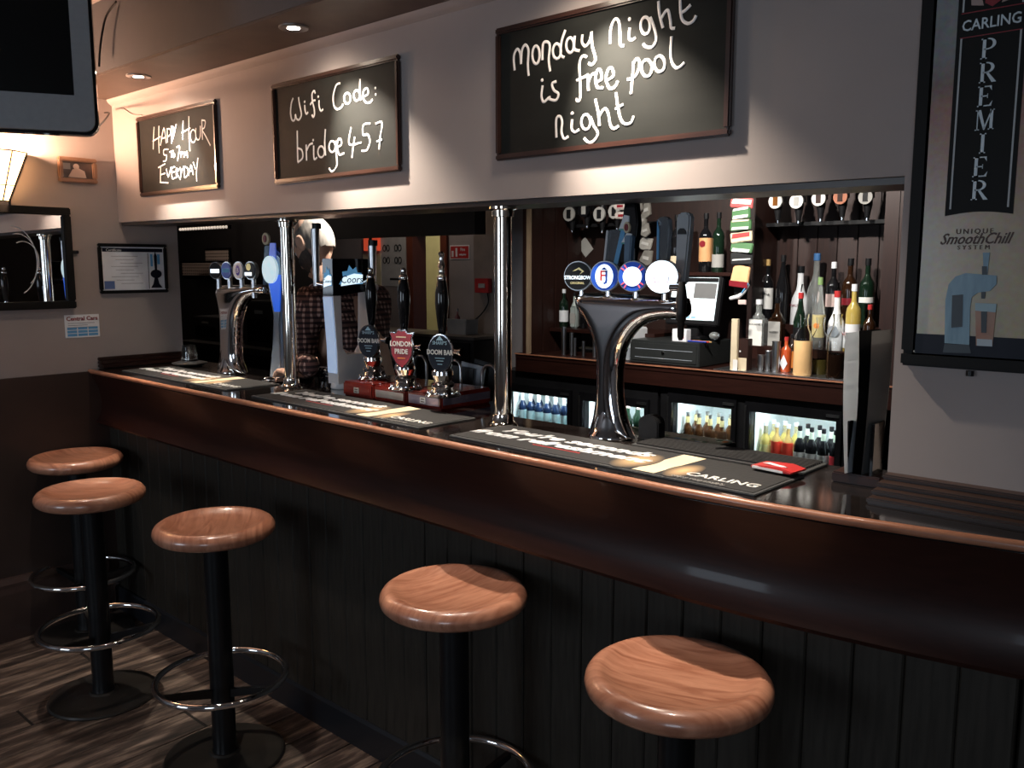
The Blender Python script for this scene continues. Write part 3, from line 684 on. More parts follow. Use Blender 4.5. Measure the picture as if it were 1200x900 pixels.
MB().prism(arc + [(br, ph-0.03), (bl, ph-0.03)], -0.0135, -0.012).build('black_band', FRAMEB, po)
q = MB()
for a, b_ in ((bl+0.007, bl+0.010), (br-0.010, br-0.007)):
    q.box(a, b_, -0.0142, -0.0132, bb+0.012, PO(1150, 42)[1]); q.box(a, b_, -0.0142, -0.0132, PO(1150, 18)[1]+0.01, ph-0.04)
q.build('fine_border', mat('silver_ink', (0.35, 0.37, 0.38), 0.4), po)
q = MB(); 
for zz in (PO(1150, 42)[1]-0.0, PO(1150, 16)[1]+0.004): q.box(bl+0.006, br-0.006, -0.0142, -0.0132, zz, zz+0.0016)
q.build('red_line', DRED, po)
SILV = mat('silver_letters', (0.50, 0.58, 0.63), 0.4)
# serif capitals drawn stroke by stroke
def glyph(ch):
    q = []
    def bx(a, b_, c, d_): q.append([(a, c), (b_, c), (b_, d_), (a, d_)])
    def stem(x, w=0.2): bx(x, x+w, 0, 1); bx(x-0.09, x+w+0.09, 0, 0.06); bx(x-0.09, x+w+0.09, 0.94, 1)
    def bowl(z0, z1):
        cz, h = (z0+z1)/2, (z1-z0)/2; n = 12
        o = [(0.42+0.48*math.cos(math.radians(-90+180*i/n)), cz+h*math.sin(math.radians(-90+180*i/n))) for i in range(n+1)]
        i_ = [(0.42+0.28*math.cos(math.radians(90-180*i/n)), cz+(h-0.06)*math.sin(math.radians(90-180*i/n))) for i in range(n+1)]
        for k in range(n): q.append([o[k], o[k+1], i_[n-k-1], i_[n-k]])
        bx(0.2, 0.43, z0, z0+0.06); bx(0.2, 0.43, z1-0.06, z1)
    if ch == 'P': stem(0.1); bowl(0.45, 1)
    if ch == 'R': stem(0.1); bowl(0.47, 1); q.append([(0.38, 0.5), (0.55, 0.5), (1.0, 0.06), (1.05, 0.0), (0.78, 0.0)])
    if ch == 'I': stem(0.4)
    if ch == 'E':
        stem(0.1); bx(0.2, 0.86, 0, 0.06); bx(0.2, 0.82, 0.94, 1); bx(0.2, 0.6, 0.48, 0.54)
        q.append([(0.86, 0.06), (0.72, 0.06), (0.92, 0.26)]); q.append([(0.82, 0.94), (0.84, 0.76), (0.68, 0.94)]); bx(0.58, 0.62, 0.40, 0.62)
    if ch == 'M':
        bx(0.06, 0.12, 0, 1); bx(-0.04, 0.22, 0, 0.05); bx(-0.04, 0.14, 0.95, 1); bx(0.84, 1.02, 0, 1); bx(0.76, 1.1, 0, 0.05); bx(0.9, 1.1, 0.95, 1)
        q.append([(0.06, 1), (0.28, 1), (0.56, 0.16), (0.48, 0.0)]); q.append([(0.90, 1), (0.98, 1), (0.54, 0.0), (0.48, 0.0), (0.5, 0.12)])
    return q
zt_, zb_ = PO(1150, 46)[1], PO(1150, 238)[1]; step = (zt_-zb_)/7
for i, ch in enumerate('PREMIER'):
    q = MB(); h = step*0.86; w_ = h*0.80; z0 = zt_-step*i-h
    for pg in glyph(ch): q.prism([((bl+br)/2-w_/2+p[0]*w_*0.95, z0+p[1]*h) for p in pg], -0.0148, -0.0134)
    q.build('letter', SILV, po, smooth=False)
text('brand_name', 'CARLING', 0.026, SILV, po, T((bl+br)/2, -0.0145, PO(1158, 27)[1]) @ UPR, sx=0.86, bold=0.0003)
q = MB(); zc = PO(1158, 3)[1]+0.012
q.prism([(-0.012, zc-0.012), (0.0, zc-0.02), (0.012, zc-0.012), (0.012, zc+0.012), (-0.012, zc+0.012)], -0.0146, -0.0134, M=T((bl+br)/2, 0, 0)); q.build('crest_shield', DRED, po)
q = MB()
for sgn in (-1, 1):
    q.prism([(sgn*0.014, zc-0.016), (sgn*0.034, zc-0.012), (sgn*0.036, zc+0.01), (sgn*0.028, zc+0.02), (sgn*0.020, zc+0.006)], -0.0146, -0.0134, M=T((bl+br)/2, 0, 0))
q.build('crest_supporters', mat('crest_ink', (0.3, 0.22, 0.2), 0.5), po)
BRN = mat('brown_ink', (0.05, 0.02, 0.015), 0.5)
text('small_word', 'UNIQUE', 0.013, BRN, po, T((bl+br)/2-0.004, -0.0132, PO(1150, 271)[1]) @ UPR, spacing=1.4)
text('script_words', 'SmoothChill', 0.028, BRN, po, T((bl+br)/2-0.004, -0.0132, PO(1150, 280)[1]) @ UPR, shear=0.45, sx=0.82, bold=0.0002)
text('small_word', 'SYSTEM', 0.011, BRN, po, T((bl+br)/2-0.004, -0.0132, PO(1150, 290)[1]) @ UPR, spacing=1.6)
TAPB = mat('poster_blue_metal', (0.10, 0.19, 0.26), 0.35, col2=(0.18, 0.30, 0.38), scale=30, stretch=(3, 1, 0.5)); TAPD = mat('poster_dark_ink', (0.02, 0.03, 0.04), 0.4)
def pp(pts, name, m, y=-0.0142): MB().prism([PO(*p) for p in pts], y, -0.0122).build(name, m, po, smooth=False)
pp([(1107, 402), (1108, 352), (1112, 333), (1120, 324), (1132, 320), (1168, 323), (1168, 333), (1160, 341), (1146, 343), (1139, 348), (1137, 360), (1136, 404)], 'printed_tap', TAPB)
pp([(1152, 296), (1160, 296), (1157, 322), (1153, 322)], 'printed_tap_handle', TAPB)
pp([(1151, 312), (1157, 312), (1157, 322), (1151, 322)], 'printed_tap_collar', TAPD, -0.0146)
pp([(1150, 342), (1155, 342), (1154, 350), (1150, 350)], 'printed_nozzle', TAPD)
pp([(1116, 346), (1129, 345), (1128, 383), (1115, 384)], 'printed_tap_label', TAPD, -0.0146)
pp([(1107, 403), (1136, 404), (1138, 414), (1105, 413)], 'printed_tap_foot', TAPD)
pp([(1143, 355), (1168, 356), (1163, 406), (1144, 405)], 'printed_glass', mat('printed_beer', (0.30, 0.13, 0.08), 0.4, col2=(0.34, 0.22, 0.16), scale=20))
pp([(1143, 355), (1168, 356), (1167, 366), (1143, 364)], 'printed_foam', mat('printed_foam', (0.28, 0.4, 0.45), 0.4), -0.0146)
pp([(1145, 397), (1163, 398), (1163, 406), (1145, 405)], 'printed_glass_foot', mat('printed_foot', (0.36, 0.42, 0.46), 0.4), -0.0146)
pp([(1150, 365), (1157, 365), (1156, 390), (1150, 390)], 'printed_glass_label', TAPD, -0.015)
q = MB(); q.tube([(PO(1136, 430)[0], -0.006, -0.002), (PO(1136, 430)[0], -0.006, -0.012)], 0.007, 10); q.build('fixing_lug', BLACKM, po)

# ------------------------------------------------------------------ things on the bar top
ZT = ZB + 0.0005
CREAMP = mat('cream_gold_print', (0.62, 0.46, 0.28), 0.6, col2=(0.78, 0.66, 0.48), scale=6)
def glow_print():
    m = bpy.data.materials.new('faded_gold_print'); m.use_nodes = True; nt = m.node_tree; b = nt.nodes['Principled BSDF']
    tc = nt.nodes.new('ShaderNodeTexCoord'); g = nt.nodes.new('ShaderNodeTexGradient'); g.gradient_type = 'SPHERICAL'; cr = nt.nodes.new('ShaderNodeValToRGB')
    nt.links.new(tc.outputs['Object'], g.inputs[0]); nt.links.new(g.outputs['Fac'], cr.inputs[0]); nt.links.new(cr.outputs[0], b.inputs['Base Color'])
    e = cr.color_ramp.elements; e[0].color = (0.016, 0.016, 0.017, 1); e[1].color = (0.55, 0.36, 0.18, 1); e[1].position = 0.9; b.inputs['Roughness'].default_value = 0.7
    return m
GLOWP = glow_print()
ITAL = dict(shear=0.35, sx=1.28)
def bar_mat(label, cx, cy, rz, ln=0.88, wd=0.222, logo=None):
    t = thing('bar_runner', label, 'bar runner', (cx, cy, ZT), rz, 'black rubber bar runners with white slogan')
    MB().box(-ln/2, ln/2, -wd/2, wd/2, 0, 0.004, 0.0015).build('backing', RUBE, t)
    MB().box(-ln/2+0.008, ln/2-0.008, -wd/2+0.010, wd/2-0.006, 0.0038, 0.0052, 0.0005).build('print_surface', RUB, t)
    text('slogan_line', "You're seconds", 0.060, WHT, t, T(-ln*0.165, 0.040, 0.0056), bold=0.0022, **ITAL)
    text('slogan_line', "from refreshment", 0.060, WHT, t, T(-ln*0.18, -0.018, 0.0056), bold=0.0022, **ITAL)
    MB().box(-ln*0.22, -ln*0.05, -0.055, -0.050, 0.0053, 0.0058).build('red_underline', RED, t)
    gp = [(ln*0.16, -wd/2+0.011), (ln*0.225, -wd/2+0.011), (ln*0.235, wd/2-0.012), (ln*0.165, wd/2-0.007)]
    MB().prism(gp, 0.0052, 0.0056, axis='Z').build('golden_stripe_print', CREAMP, t, smooth=False)
    for k, (cx_, cy_, rx, ry) in enumerate(((ln*0.115, -wd*0.10, 0.05, 0.085), (ln*0.265, -wd*0.16, 0.035, 0.07))):
        o = MB().disc(1.0, -0.0002, 0.0002, Matrix.Rotation(-PI/2, 4, 'X')).build('golden_glow_print', GLOWP, t, smooth=False)
        o.data.transform(Matrix.Diagonal((1, 1, 1, 1))); o.scale = (rx, ry, 1); o.location = (cx_, cy_, 0.00545)
    text('brand_word', 'CARLING', 0.040, PAPER, t, T(ln*0.38, -0.052, 0.0056), sx=1.0, bold=0.0005)
    text('small_print', 'enjoy responsibly', 0.018, GREYPAP, t, T(ln*0.34, -0.088, 0.0056), sx=1.0)
    return t
bar_mat('black bar runner with slogan nearest the viewer, beside the large chrome tap tower', -1.185, 1.665, math.radians(-1.6))
bar_mat('black bar runner with slogan in the middle, before the three hand pumps', -2.20, 1.705, math.radians(-1.4))
bar_mat('black bar runner with slogan farthest away, before the small chrome tap tower', -3.27, 1.742, math.radians(-1.2))
# ridged drip mat
t = thing('drip_mat', 'black ridged rubber drip mat right of the large tap, along the bar back edge', 'drip mat', (-0.975, 1.845, ZT), math.radians(-1))
MB().box(-0.225, 0.225, -0.062, 0.062, 0, 0.005, 0.001).build('backing', RUBE, t)
q = MB()
for i in range(11): q.box(-0.215, 0.215, -0.054+i*0.0105, -0.049+i*0.0105, 0.005, 0.010)
o = q.build('ridge', RUB, t, smooth=False); o['kind'] = 'stuff'
# crumpled red and white packet
t = thing('beer_towel_packet', 'small red and white printed packet on the right end of the ridged mat', 'packet', at(912, 548, Z=1.12).to_tuple(), math.radians(-8))
t.location.z = ZT+0.0105
MB().prism([(-0.05, 0), (0.048, 0.001), (0.052, 0.006), (0.02, 0.012), (-0.02, 0.009), (-0.05, 0.006)], -0.03, 0.03, bev=0.002).build('wrap', RED, t)
MB().box(-0.045, 0.03, -0.031, -0.026, 0.001, 0.006).build('white_edge', WHT, t)
MB().prism([(-0.03, -0.012), (0.02, -0.02), (0.03, -0.012), (-0.02, 0.0)], 0.0112, 0.0122, axis='Z').build('white_print', WHT, t)
# tray of leaflets on the rear shelf
t = thing('leaflet_tray', 'black tray of small coloured cards behind the large tap tower', 'tray', (-1.235, 1.985, 1.0755), 0)
MB().box(-0.19, 0.19, -0.055, 0.055, 0, 0.022, 0.003).build('tray', BLK, t)
MB().box(-0.182, 0.182, -0.047, 0.047, 0.022, 0.026).build('card_sheet', mat('pale_green_card', (0.42, 0.5, 0.42), 0.6, col2=(0.6, 0.62, 0.5), scale=25), t)
random.seed(5)
for i in range(18):
    x, y = -0.17+0.02*i, random.uniform(-0.035, 0.02)
    MB().box(x, x+0.014, y, y+0.016, 0.026, 0.0268).build('card_print', random.choice([LBLUE, GREEN, ORANGE, PAPER, mat('teal_print', (0.1, 0.35, 0.33), 0.5)]), t, smooth=False)
# rounded black item behind tower
t = thing('black_dome', 'small rounded black box just right of the large tap base', 'box', (-1.205, 1.885, ZT))
arc = [(0.03*math.cos(math.radians(a)), 0.045+0.022*math.sin(math.radians(a))) for a in range(0, 181, 15)]
MB().prism(arc + [(-0.03, 0), (0.03, 0)], -0.018, 0.018, bev=0.003).build('shell', BLK, t); MB().box(-0.031, 0.031, -0.02, 0.02, 0, 0.006, 0.001).build('foot', BLK, t)

# chrome poles from bar to soffit
for (px_, py_, lab) in ((589.5, 501, 'polished steel pole from bar to soffit, nearer of the two, right of the hand pumps'), (342, 456, 'polished steel pole from bar to soffit, farther of the two, before the barman')):
    p = at(px_, py_-3, Z=ZB); r = 0.0245; top = zs(p.x)-0.016
    t = thing('steel_pole', lab, 'pole', (p.x, p.y, ZB), 0)
    MB().lathe([(r, 0.0), (r, top-ZB)], 36).build('shaft', BRASSY, t)
    MB().lathe([(0, 0), (0.042, 0), (0.043, 0.004), (0.036, 0.008), (0.031, 0.014), (0.0295, 0.032), (0.0245, 0.034), (0.0, 0.034)], 36).build('base_flange', BRASSY, t)
    MB().lathe([(0, top-ZB), (0.040, top-ZB), (0.040, top-ZB-0.006), (0.031, top-ZB-0.010), (0.030, top-ZB-0.026), (0.0245, top-ZB-0.028), (0, top-ZB-0.028)], 36).build('top_flange', BRASSY, t)

# tap towers: T shaped cobra body, lens badges, tall handles, nozzles
def remeshed(mb, vox, iters, name, m, parent):
    o = mb.build(name, m, parent, ang=180)
    r = o.modifiers.new('r', 'REMESH'); r.mode = 'VOXEL'; r.voxel_size = vox; r.use_smooth_shade = True
    if iters:
        sm = o.modifiers.new('s', 'SMOOTH'); sm.factor = 0.5; sm.iterations = iters
    dg = bpy.context.evaluated_depsgraph_get(); me = bpy.data.meshes.new_from_object(o.evaluated_get(dg)); me.name = name
    o.modifiers.clear(); old = o.data; o.data = me; bpy.data.meshes.remove(old)
    me.polygons.foreach_set('use_smooth', [True]*len(me.polygons))
    return o
def inflate(pl_, R, cell, name, m, parent):
    import numpy as np
    P_ = np.array(pl_); Q_ = np.roll(P_, -1, axis=0); D_ = Q_-P_; L2 = (D_**2).sum(1)+1e-12
    x0, z0 = P_.min(0)-cell; x1, z1 = P_.max(0)+cell
    nx, nz = int((x1-x0)/cell)+2, int((z1-z0)/cell)+2
    X, Z = np.meshgrid(x0+cell*np.arange(nx), z0+cell*np.arange(nz), indexing='ij'); G_ = np.stack([X.ravel(), Z.ravel()], 1)
    best = np.full(len(G_), 9e9); near = np.zeros_like(G_); ins = np.zeros(len(G_), bool)
    for k in range(len(P_)):
        u = np.clip(((G_-P_[k])@D_[k])/L2[k], 0, 1); C_ = P_[k]+u[:, None]*D_[k]; dd = ((G_-C_)**2).sum(1)
        w_ = dd < best; best[w_] = dd[w_]; near[w_] = C_[w_]
        a, c = P_[k], Q_[k]
        if a[1] != c[1]:
            cr_ = ((a[1] > G_[:, 1]) != (c[1] > G_[:, 1])) & (G_[:, 0] < (c[0]-a[0])*(G_[:, 1]-a[1])/(c[1]-a[1])+a[0]); ins ^= cr_
    d = np.sqrt(best); dc = np.minimum(d, R); h = np.sqrt(np.maximum(0, dc*(2*R-dc)))
    # relax the height so that the medial crease rounds off
    H_ = np.where(ins, h, 0).reshape(nx, nz); I_ = ins.reshape(nx, nz)
    for _ in range(10):
        A = H_.copy(); A[1:-1, 1:-1] = (H_[2:, 1:-1]+H_[:-2, 1:-1]+H_[1:-1, 2:]+H_[1:-1, :-2]+4*H_[1:-1, 1:-1])/8; H_ = np.where(I_, np.where(d.reshape(nx, nz) > cell*2, A, H_), 0)
    h = H_.ravel(); b = bmesh.new(); F_ = {}; B_ = {}
    def vv(i, s_):
        if not ins[i]:
            if i not in F_: F_[i] = b.verts.new((near[i][0], 0, near[i][1]))
            return F_[i]
        dct = F_ if s_ < 0 else B_
        if i not in dct: dct[i] = b.verts.new((G_[i][0], s_*h[i], G_[i][1]))
        return dct[i]
    for i in range(nx-1):
        for j in range(nz-1):
            q = [i*nz+j, (i+1)*nz+j, (i+1)*nz+j+1, i*nz+j+1]
            if not any(ins[k] for k in q): continue
            for s_ in (-1, 1):
                f = [vv(k, s_) for k in q]
                try: b.faces.new(f if s_ < 0 else f[::-1])
                except ValueError: pass
    bmesh.ops.remove_doubles(b, verts=b.verts, dist=cell*0.12); bmesh.ops.dissolve_degenerate(b, dist=1e-5, edges=b.edges)
    bmesh.ops.recalc_face_normals(b, faces=b.faces)
    for _ in range(3): bmesh.ops.smooth_vert(b, verts=b.verts, factor=0.5, use_axis_x=True, use_axis_y=True, use_axis_z=True)
    return b
def tower_body(pts, Y, base, hw, rb, parent):
    pl_ = [Vector((at(x, y, Y=Y).x-base.x, max(0.0, at(x, y, Y=Y).z-base.z))) for x, y in pts]
    pl_ = smooth_pts(pl_ + [pl_[0]], 4)[:-1]
    q = MB(); q.merge(inflate([(p[0], p[1]) for p in pl_], hw, 0.0032, 'body', CHROME, parent)); q.build('body', CHROME, parent, ang=180)
    cx_ = (pl_[0][0]); xs_ = [p[0] for p in pl_ if p[1] < 0.02]; cx_ = (min(xs_)+max(xs_))/2
    MB().lathe([(0, 0), (rb*1.18, 0), (rb*1.20, 0.004), (rb*1.14, 0.012), (rb*1.0, 0.020), (rb*0.93, 0.034), (rb*0.74, 0.062), (hw*0.92, 0.10), (0, 0.10)], 40, T(cx_, 0, 0)).build('flared_base', CHROME, parent)
    return cx_
def badge(name, r, x, z, y, kind, parent, rz=0.0):
    Mx = T(x, y, z) @ rotz(rz)
    b = MB().disc(r, -0.006, 0.014, Mx).build(name, STEEL if kind != 'lit' else CHROME, parent)
    face = {'black': BLK, 'blue': mat('badge_blue', (0.02, 0.09, 0.5), 0.3, emit=0.10, ecol=(0.02, 0.1, 0.9)), 'blue2': MC['badge_blue'] if 'badge_blue' in MC else BLUE, 'lit': GLOWW, 'white': WHT}[kind]
    MB().disc(r*0.93, -0.009, -0.006, Mx).build('lens_face', face, b)
    if kind == 'black':
        MB().prism([(-0.014, 0.012), (0.004, 0.022), (0.018, 0.012), (0.006, 0.004), (0.012, 0.012), (0.002, 0.017), (-0.004, 0.014)], -0.010, -0.009, Mx).build('arrow_mark', mat('pale_gold_print', (0.75, 0.68, 0.35), 0.4, emit=0.3), b)
        text('badge_word', 'STRONGBOW', r*0.36, GLOWW, b, Mx @ T(0, -0.0095, -r*0.12) @ UPR, bold=0.0001, sx=0.80)
        text('badge_word', 'ORIGINAL', r*0.22, MC['pale_gold_print'], b, Mx @ T(0, -0.0095, -r*0.48) @ UPR)
    if kind == 'blue':
        MB().disc(r*0.66, -0.0102, -0.009, Mx, sx=0.92, sz=1.18).build('white_oval', GLOWW, b)
        text('badge_letter', 'F', r*0.95, RED, b, Mx @ T(-r*0.10, -0.0108, 0) @ UPR, bold=0.0006)
        text('badge_letter', 'J', r*0.95, BLUE, b, Mx @ T(r*0.16, -0.0108, 0) @ UPR, bold=0.0009)
        MB().prism([(-0.009, 0.016), (0.009, 0.016), (0.0, 0.023)], -0.0112, -0.0102, Mx).build('crown_mark', BLUE, b)
    if kind == 'blue2':
        MB().disc(r*0.62, -0.0102, -0.009, Mx).build('white_circle', GLOWW, b)
        q = MB()
        for a in (45, 135, 225, 315):
            for da in (-9, 9):
                th = math.radians(a+da); q.box(r*0.62, r*0.9, -0.0102, -0.009, -0.0016, 0.0016, M=Mx @ Matrix.Rotation(-th, 4, 'Y'))
        q.build('red_rays', mat('pink_red', (0.8, 0.1, 0.15), 0.4, emit=0.3, ecol=(1, 0.2, 0.25)), b)
    if kind == 'lit':
        q = MB(); q.tube([(-r*0.42, -0.0098, r*0.0), (-r*0.42, -0.0098, -r*0.3), (r*0.42, -0.0098, -r*0.3), (r*0.42, -0.0098, 0)], 0.0012, 6, M=Mx)
        q.build('faint_outline', mat('faint_pink', (0.5, 0.3, 0.4), 0.5), b)
    return b
def P2(px_, py_, Y, base): p = at(px_, py_, Y=Y); return p - Vector(base)
YT = 1.845
base = Vector((-1.308, YT, ZT))
t2 = thing('tap_tower', 'large polished T-shaped tap tower with four round badges, nearest the viewer', 'beer tap', base)
Hb = 1.478 - ZT
tower_body([(676,350),(680,344),(700,342),(798,348),(807,353),(808,368),(800,374),(784,374),(765,377),(750,385),(739,398),(732,416),(729,440),(730,470),(734,492),(739,506),(740,516),(692,516),(693,504),(698,486),(701,460),(702,430),(700,408),(695,390),(688,376),(680,364)], YT, base, 0.036, 0.050, t2)
BZ = 1.525 - ZT
for i, (bx_, kind, lb) in enumerate(((-1.393, 'black', 'round black badge with arrow'), (-1.308, 'blue', 'round blue badge with white oval'), (-1.223, 'blue2', 'round blue badge with red rays'), (-1.140, 'lit', 'round glowing white badge'))):
    bd = badge('badge', 0.0385 if kind != 'lit' else 0.042, bx_-base.x, BZ, -0.03, kind, t2, 0.32); bd['label'] = lb
    MB().lathe([(0, 0), (0.009, 0), (0.008, BZ-0.035-Hb+0.02), (0, BZ-0.035-Hb+0.02)], 14, T(bx_-base.x, -0.015, Hb-0.01)).build('badge_stem', CHROME, t2)
    MB().tube([(bx_-base.x, -0.02, Hb-0.03), (bx_-base.x, -0.055, Hb-0.045), (bx_-base.x, -0.062, Hb-0.085)], 0.008, 12).build('nozzle', CHROME, t2) if False else None
# tall handles on the serving side
def blade(name, m, pts_front, th, y, parent, lab=None, bev=0.003):
    o = MB().prism(pts_front, y, y+th, bev=bev).build(name, m, parent)
    if lab: o['label'] = lab
    return o
SMOKE = mat('smoky_blue_glass', (0.22, 0.25, 0.28), 0.08, trans=0.7, col2=(0.2, 0.24, 0.28), coat=0.5)
SLATEP = mat('slate_grey_plastic', (0.34, 0.36, 0.38), 0.4, coat=0.1)
yh = 0.055
def hx(px_, py_): v = P2(px_, py_, YT+yh, base); return (v.x, v.z)
h1 = blade('handle', SMOKE, [hx(707, 312), hx(724, 312), hx(728, 268), hx(712, 270)], 0.022, yh, t2, 'smoky clear tap handle'); 
MB().prism([hx(707, 312), hx(709, 312), hx(713, 270), hx(711, 270)], yh-0.002, yh).build('steel_edge', STEEL, h1)
MB().prism([hx(719, 310), hx(724, 310), hx(734, 268), hx(728, 270)], yh-0.002, yh).build('blue_edge', LBLUE, h1)
h2 = blade('handle', BLKG, [hx(725, 312), hx(741, 312), hx(747, 262), hx(744, 234), hx(732, 234), hx(728, 262)], 0.024, yh, t2, 'black tap handle with white and teal print')
for a in ((726, 268, 256), (729, 284, 277), (732, 304, 294)):
    MB().prism([hx(a[0], a[1]), hx(a[0]+12, a[1]), hx(a[0]+12, a[2]-3), hx(a[0]+6, a[2]-4)], yh-0.003, yh).build('white_print', WHT, h2)
    MB().prism([hx(a[0], a[1]+2), hx(a[0]+12, a[1]+2), hx(a[0]+12, a[1]), hx(a[0], a[1])], yh-0.003, yh).build('teal_print_strip', mat('teal_print', (0.1, 0.35, 0.33), 0.5), h2)
h3 = blade('handle', mat('steel_blue_handle', (0.12, 0.2, 0.3), 0.3, coat=0.4), [hx(738, 312), hx(745, 312), hx(748, 276), hx(739, 276)], 0.02, yh-0.03, t2, 'slim blue tap handle with small oval badge')
MB().disc(0.011, yh-0.036, yh-0.03, T(hx(743.5, 267)[0], 0, hx(743.5, 267)[1]), sx=0.85, sz=1.3).build('oval_badge', CREAM, h3)
MB().disc(0.007, yh-0.038, yh-0.035, T(hx(743.5, 267)[0], 0, hx(743.5, 267)[1]), sx=0.8, sz=1.3).build('oval_mark', DRED, h3)
h4 = blade('handle', SMOKE, [hx(769, 312), hx(780, 312), hx(784, 272), hx(783, 256), hx(777, 253), hx(770, 256), hx(769, 275)], 0.022, yh, t2, 'dark glassy tap handle with pale blue edges')
MB().prism([hx(769.5, 312), hx(772, 312), hx(773, 270), hx(770.5, 258)], yh-0.002, yh).build('pale_edge', LBLUE, h4)
h5 = blade('handle', SLATEP, [hx(797, 333), hx(809, 333), hx(816, 262), hx(816, 252), hx(812, 249), hx(803, 250), hx(800, 254), hx(799, 300)], 0.024, yh-0.03, t2, 'tall slate-grey tap handle with dark half-round mark', 0.004)
MB().prism([hx(802, 275), hx(812, 275), hx(811.5, 271), hx(809, 268), hx(805, 268), hx(802.5, 271)], yh-0.033, yh-0.029).build('half_round_mark', BLK, h5)
q = MB(); c = hx(802, 333)
q.lathe([(0, 0.02), (0.007, 0.02), (0.011, 0), (0.0135, -0.02), (0.0115, -0.05), (0.012, -0.07), (0.0085, -0.075), (0.0075, -0.11), (0.004, -0.118), (0, -0.118)], 20, T(at(799, 336, Y=YT-0.045).x-base.x, -0.045, c[1]-0.012))
q.build('black_nozzle', BLK, t2)
MB().lathe([(0, 0), (0.009, 0), (0.009, 0.03), (0, 0.03)], 16, T(at(799, 336, Y=YT-0.045).x-base.x-0.03, -0.045, c[1]-0.006) @ Matrix.Rotation(PI/2, 4, 'Y')).build('nozzle_joint', CHROME, t2)

base = Vector((-3.300, 1.925, ZT)); YT1 = 1.925
t1_ = thing('tap_tower', 'smaller polished T-shaped tap tower with four small badges, at the far end of the bar', 'beer tap', base)
Hb = 1.43 - ZT
tower_body([(257,343),(259,336),(266,334),(306,333),(313,336),(313,345),(303,347),(292,352),(285,362),(281,378),(280,405),(281,422),(285,432),(286,439),(258,439),(259,430),(262,418),(263,400),(262,370),(260,355)], YT1, base, 0.036, 0.05, t1_)
for i, (bx_, kind, lb) in enumerate(((261, 'black', 'small dark badge with white band'), (274, 'black', 'small dark blue badge'), (288, 'white', 'small white round badge'), (302, 'black', 'small black badge with yellow mark'))):
    p = P2(bx_, 317, YT1, base)
    Mx = T(p.x, -0.03, p.z) @ rotz(0.25 if i == 0 else 0.1)
    b = MB().disc(0.036, -0.004, 0.012, Mx).build('badge', STEEL, t1_); b['label'] = lb
    MB().disc(0.032, -0.007, -0.004, Mx).build('lens_face', {'black': BLK, 'white': WHT}[kind] if i != 1 else BLUE, b)
    if i == 0: MB().box(-0.024, 0.024, -0.0082, -0.007, -0.010, 0.006, M=Mx).build('white_band', GLOWW, b)
    if i == 1: MB().box(-0.024, 0.024, -0.0082, -0.007, -0.008, 0.008, M=Mx).build('white_band', LBLUE, b)
    if i == 2:
        MB().disc(0.018, -0.0082, -0.007, Mx, sx=0.7, sz=1.1).build('blue_mark', mat('violet_print', (0.12, 0.06, 0.35), 0.4), b); text('badge_letter', 'B', 0.03, WHT, b, Mx @ T(0, -0.0088, 0) @ UPR)
    if i == 3:
        MB().disc(0.014, -0.0082, -0.007, Mx @ T(-0.006, 0, 0.014)).build('yellow_mark', mat('pale_gold_print', (0.75, 0.68, 0.35), 0.4), b); MB().box(-0.03, 0.012, -0.0082, -0.007, -0.02, -0.007, M=Mx).build('white_band', GLOWW, b)
    MB().lathe([(0, 0), (0.010, 0), (0.010, p.z-0.036-Hb+0.012), (0, p.z-0.036-Hb+0.012)], 12, T(p.x, -0.02, Hb-0.005)).build('badge_stem', STEEL, t1_)
def hx(px_, py_, Y=YT1+0.05): v = P2(px_, py_, Y, base); return (v.x, v.z)
h = blade('handle', mat('steel_blue_handle', (0.12, 0.2, 0.3), 0.3), [hx(310, 335), hx(316, 335), hx(318, 288), hx(312, 288)], 0.02, 0.04, t1_, 'slim steel-blue handle with small round red badge')
MB().disc(0.024, 0.03, 0.038, T(hx(316, 280)[0], 0, hx(316, 280)[1])).build('round_badge', CREAM, h)
MB().disc(0.014, 0.026, 0.031, T(hx(316, 280)[0], 0, hx(316, 280)[1]), sx=0.7).build('round_mark', DRED, h)
q = MB(); q.lathe([(0, 0), (0.014, 0), (0.014, 0.09), (0, 0.09)], 14, T(hx(309, 341)[0], 0.0, hx(309, 341)[1]) @ Matrix.Rotation(PI/2, 4, 'Y')); q.build('nozzle_joint', CHROME, t1_)

# blue column fount
base = Vector((at(330, 446, Z=ZB).x, at(330, 446, Z=ZB).y, ZT))
t = thing('beer_fount', 'tall blue and silver beer fount with glowing round badge beside the farther pole', 'beer tap', base)
YF = base.y
def hx(px_, py_): v = P2(px_, py_, YF, base); return (v.x, v.z)
body = [hx(322, 443), hx(338, 443), hx(336, 380), hx(339, 320), hx(337, 300), hx(324, 288), hx(321, 300), hx(321, 335), hx(327, 370), hx(326, 400)]
MB().prism(body, -0.03, 0.03, bev=0.010).build('column', mat('silver_blue_paint', (0.26, 0.33, 0.42), 0.25, 0.6, var=0.06), t)
MB().prism([hx(322, 322), hx(338, 322), hx(336, 365), hx(330, 365)], -0.034, -0.028, bev=0.001).build('blue_panel', GLOWB, t)
MB().prism([hx(325, 285), hx(331, 285), hx(332, 312), hx(323, 312)], -0.034, -0.028, bev=0.001).build('blue_crown', mat('violet_blue_lens', (0.10, 0.16, 0.5), 0.3, emit=0.3, ecol=(0.15, 0.25, 0.9)), t)
MB().disc(0.052, -0.044, -0.034, T(hx(327, 316)[0], 0, hx(327, 316)[1]), sx=0.95).build('round_badge', mat('pale_cyan_lens', (0.5, 0.68, 0.75), 0.3, emit=0.55, ecol=(0.6, 0.85, 0.95), col2=(0.8, 0.9, 0.95), scale=25), t)
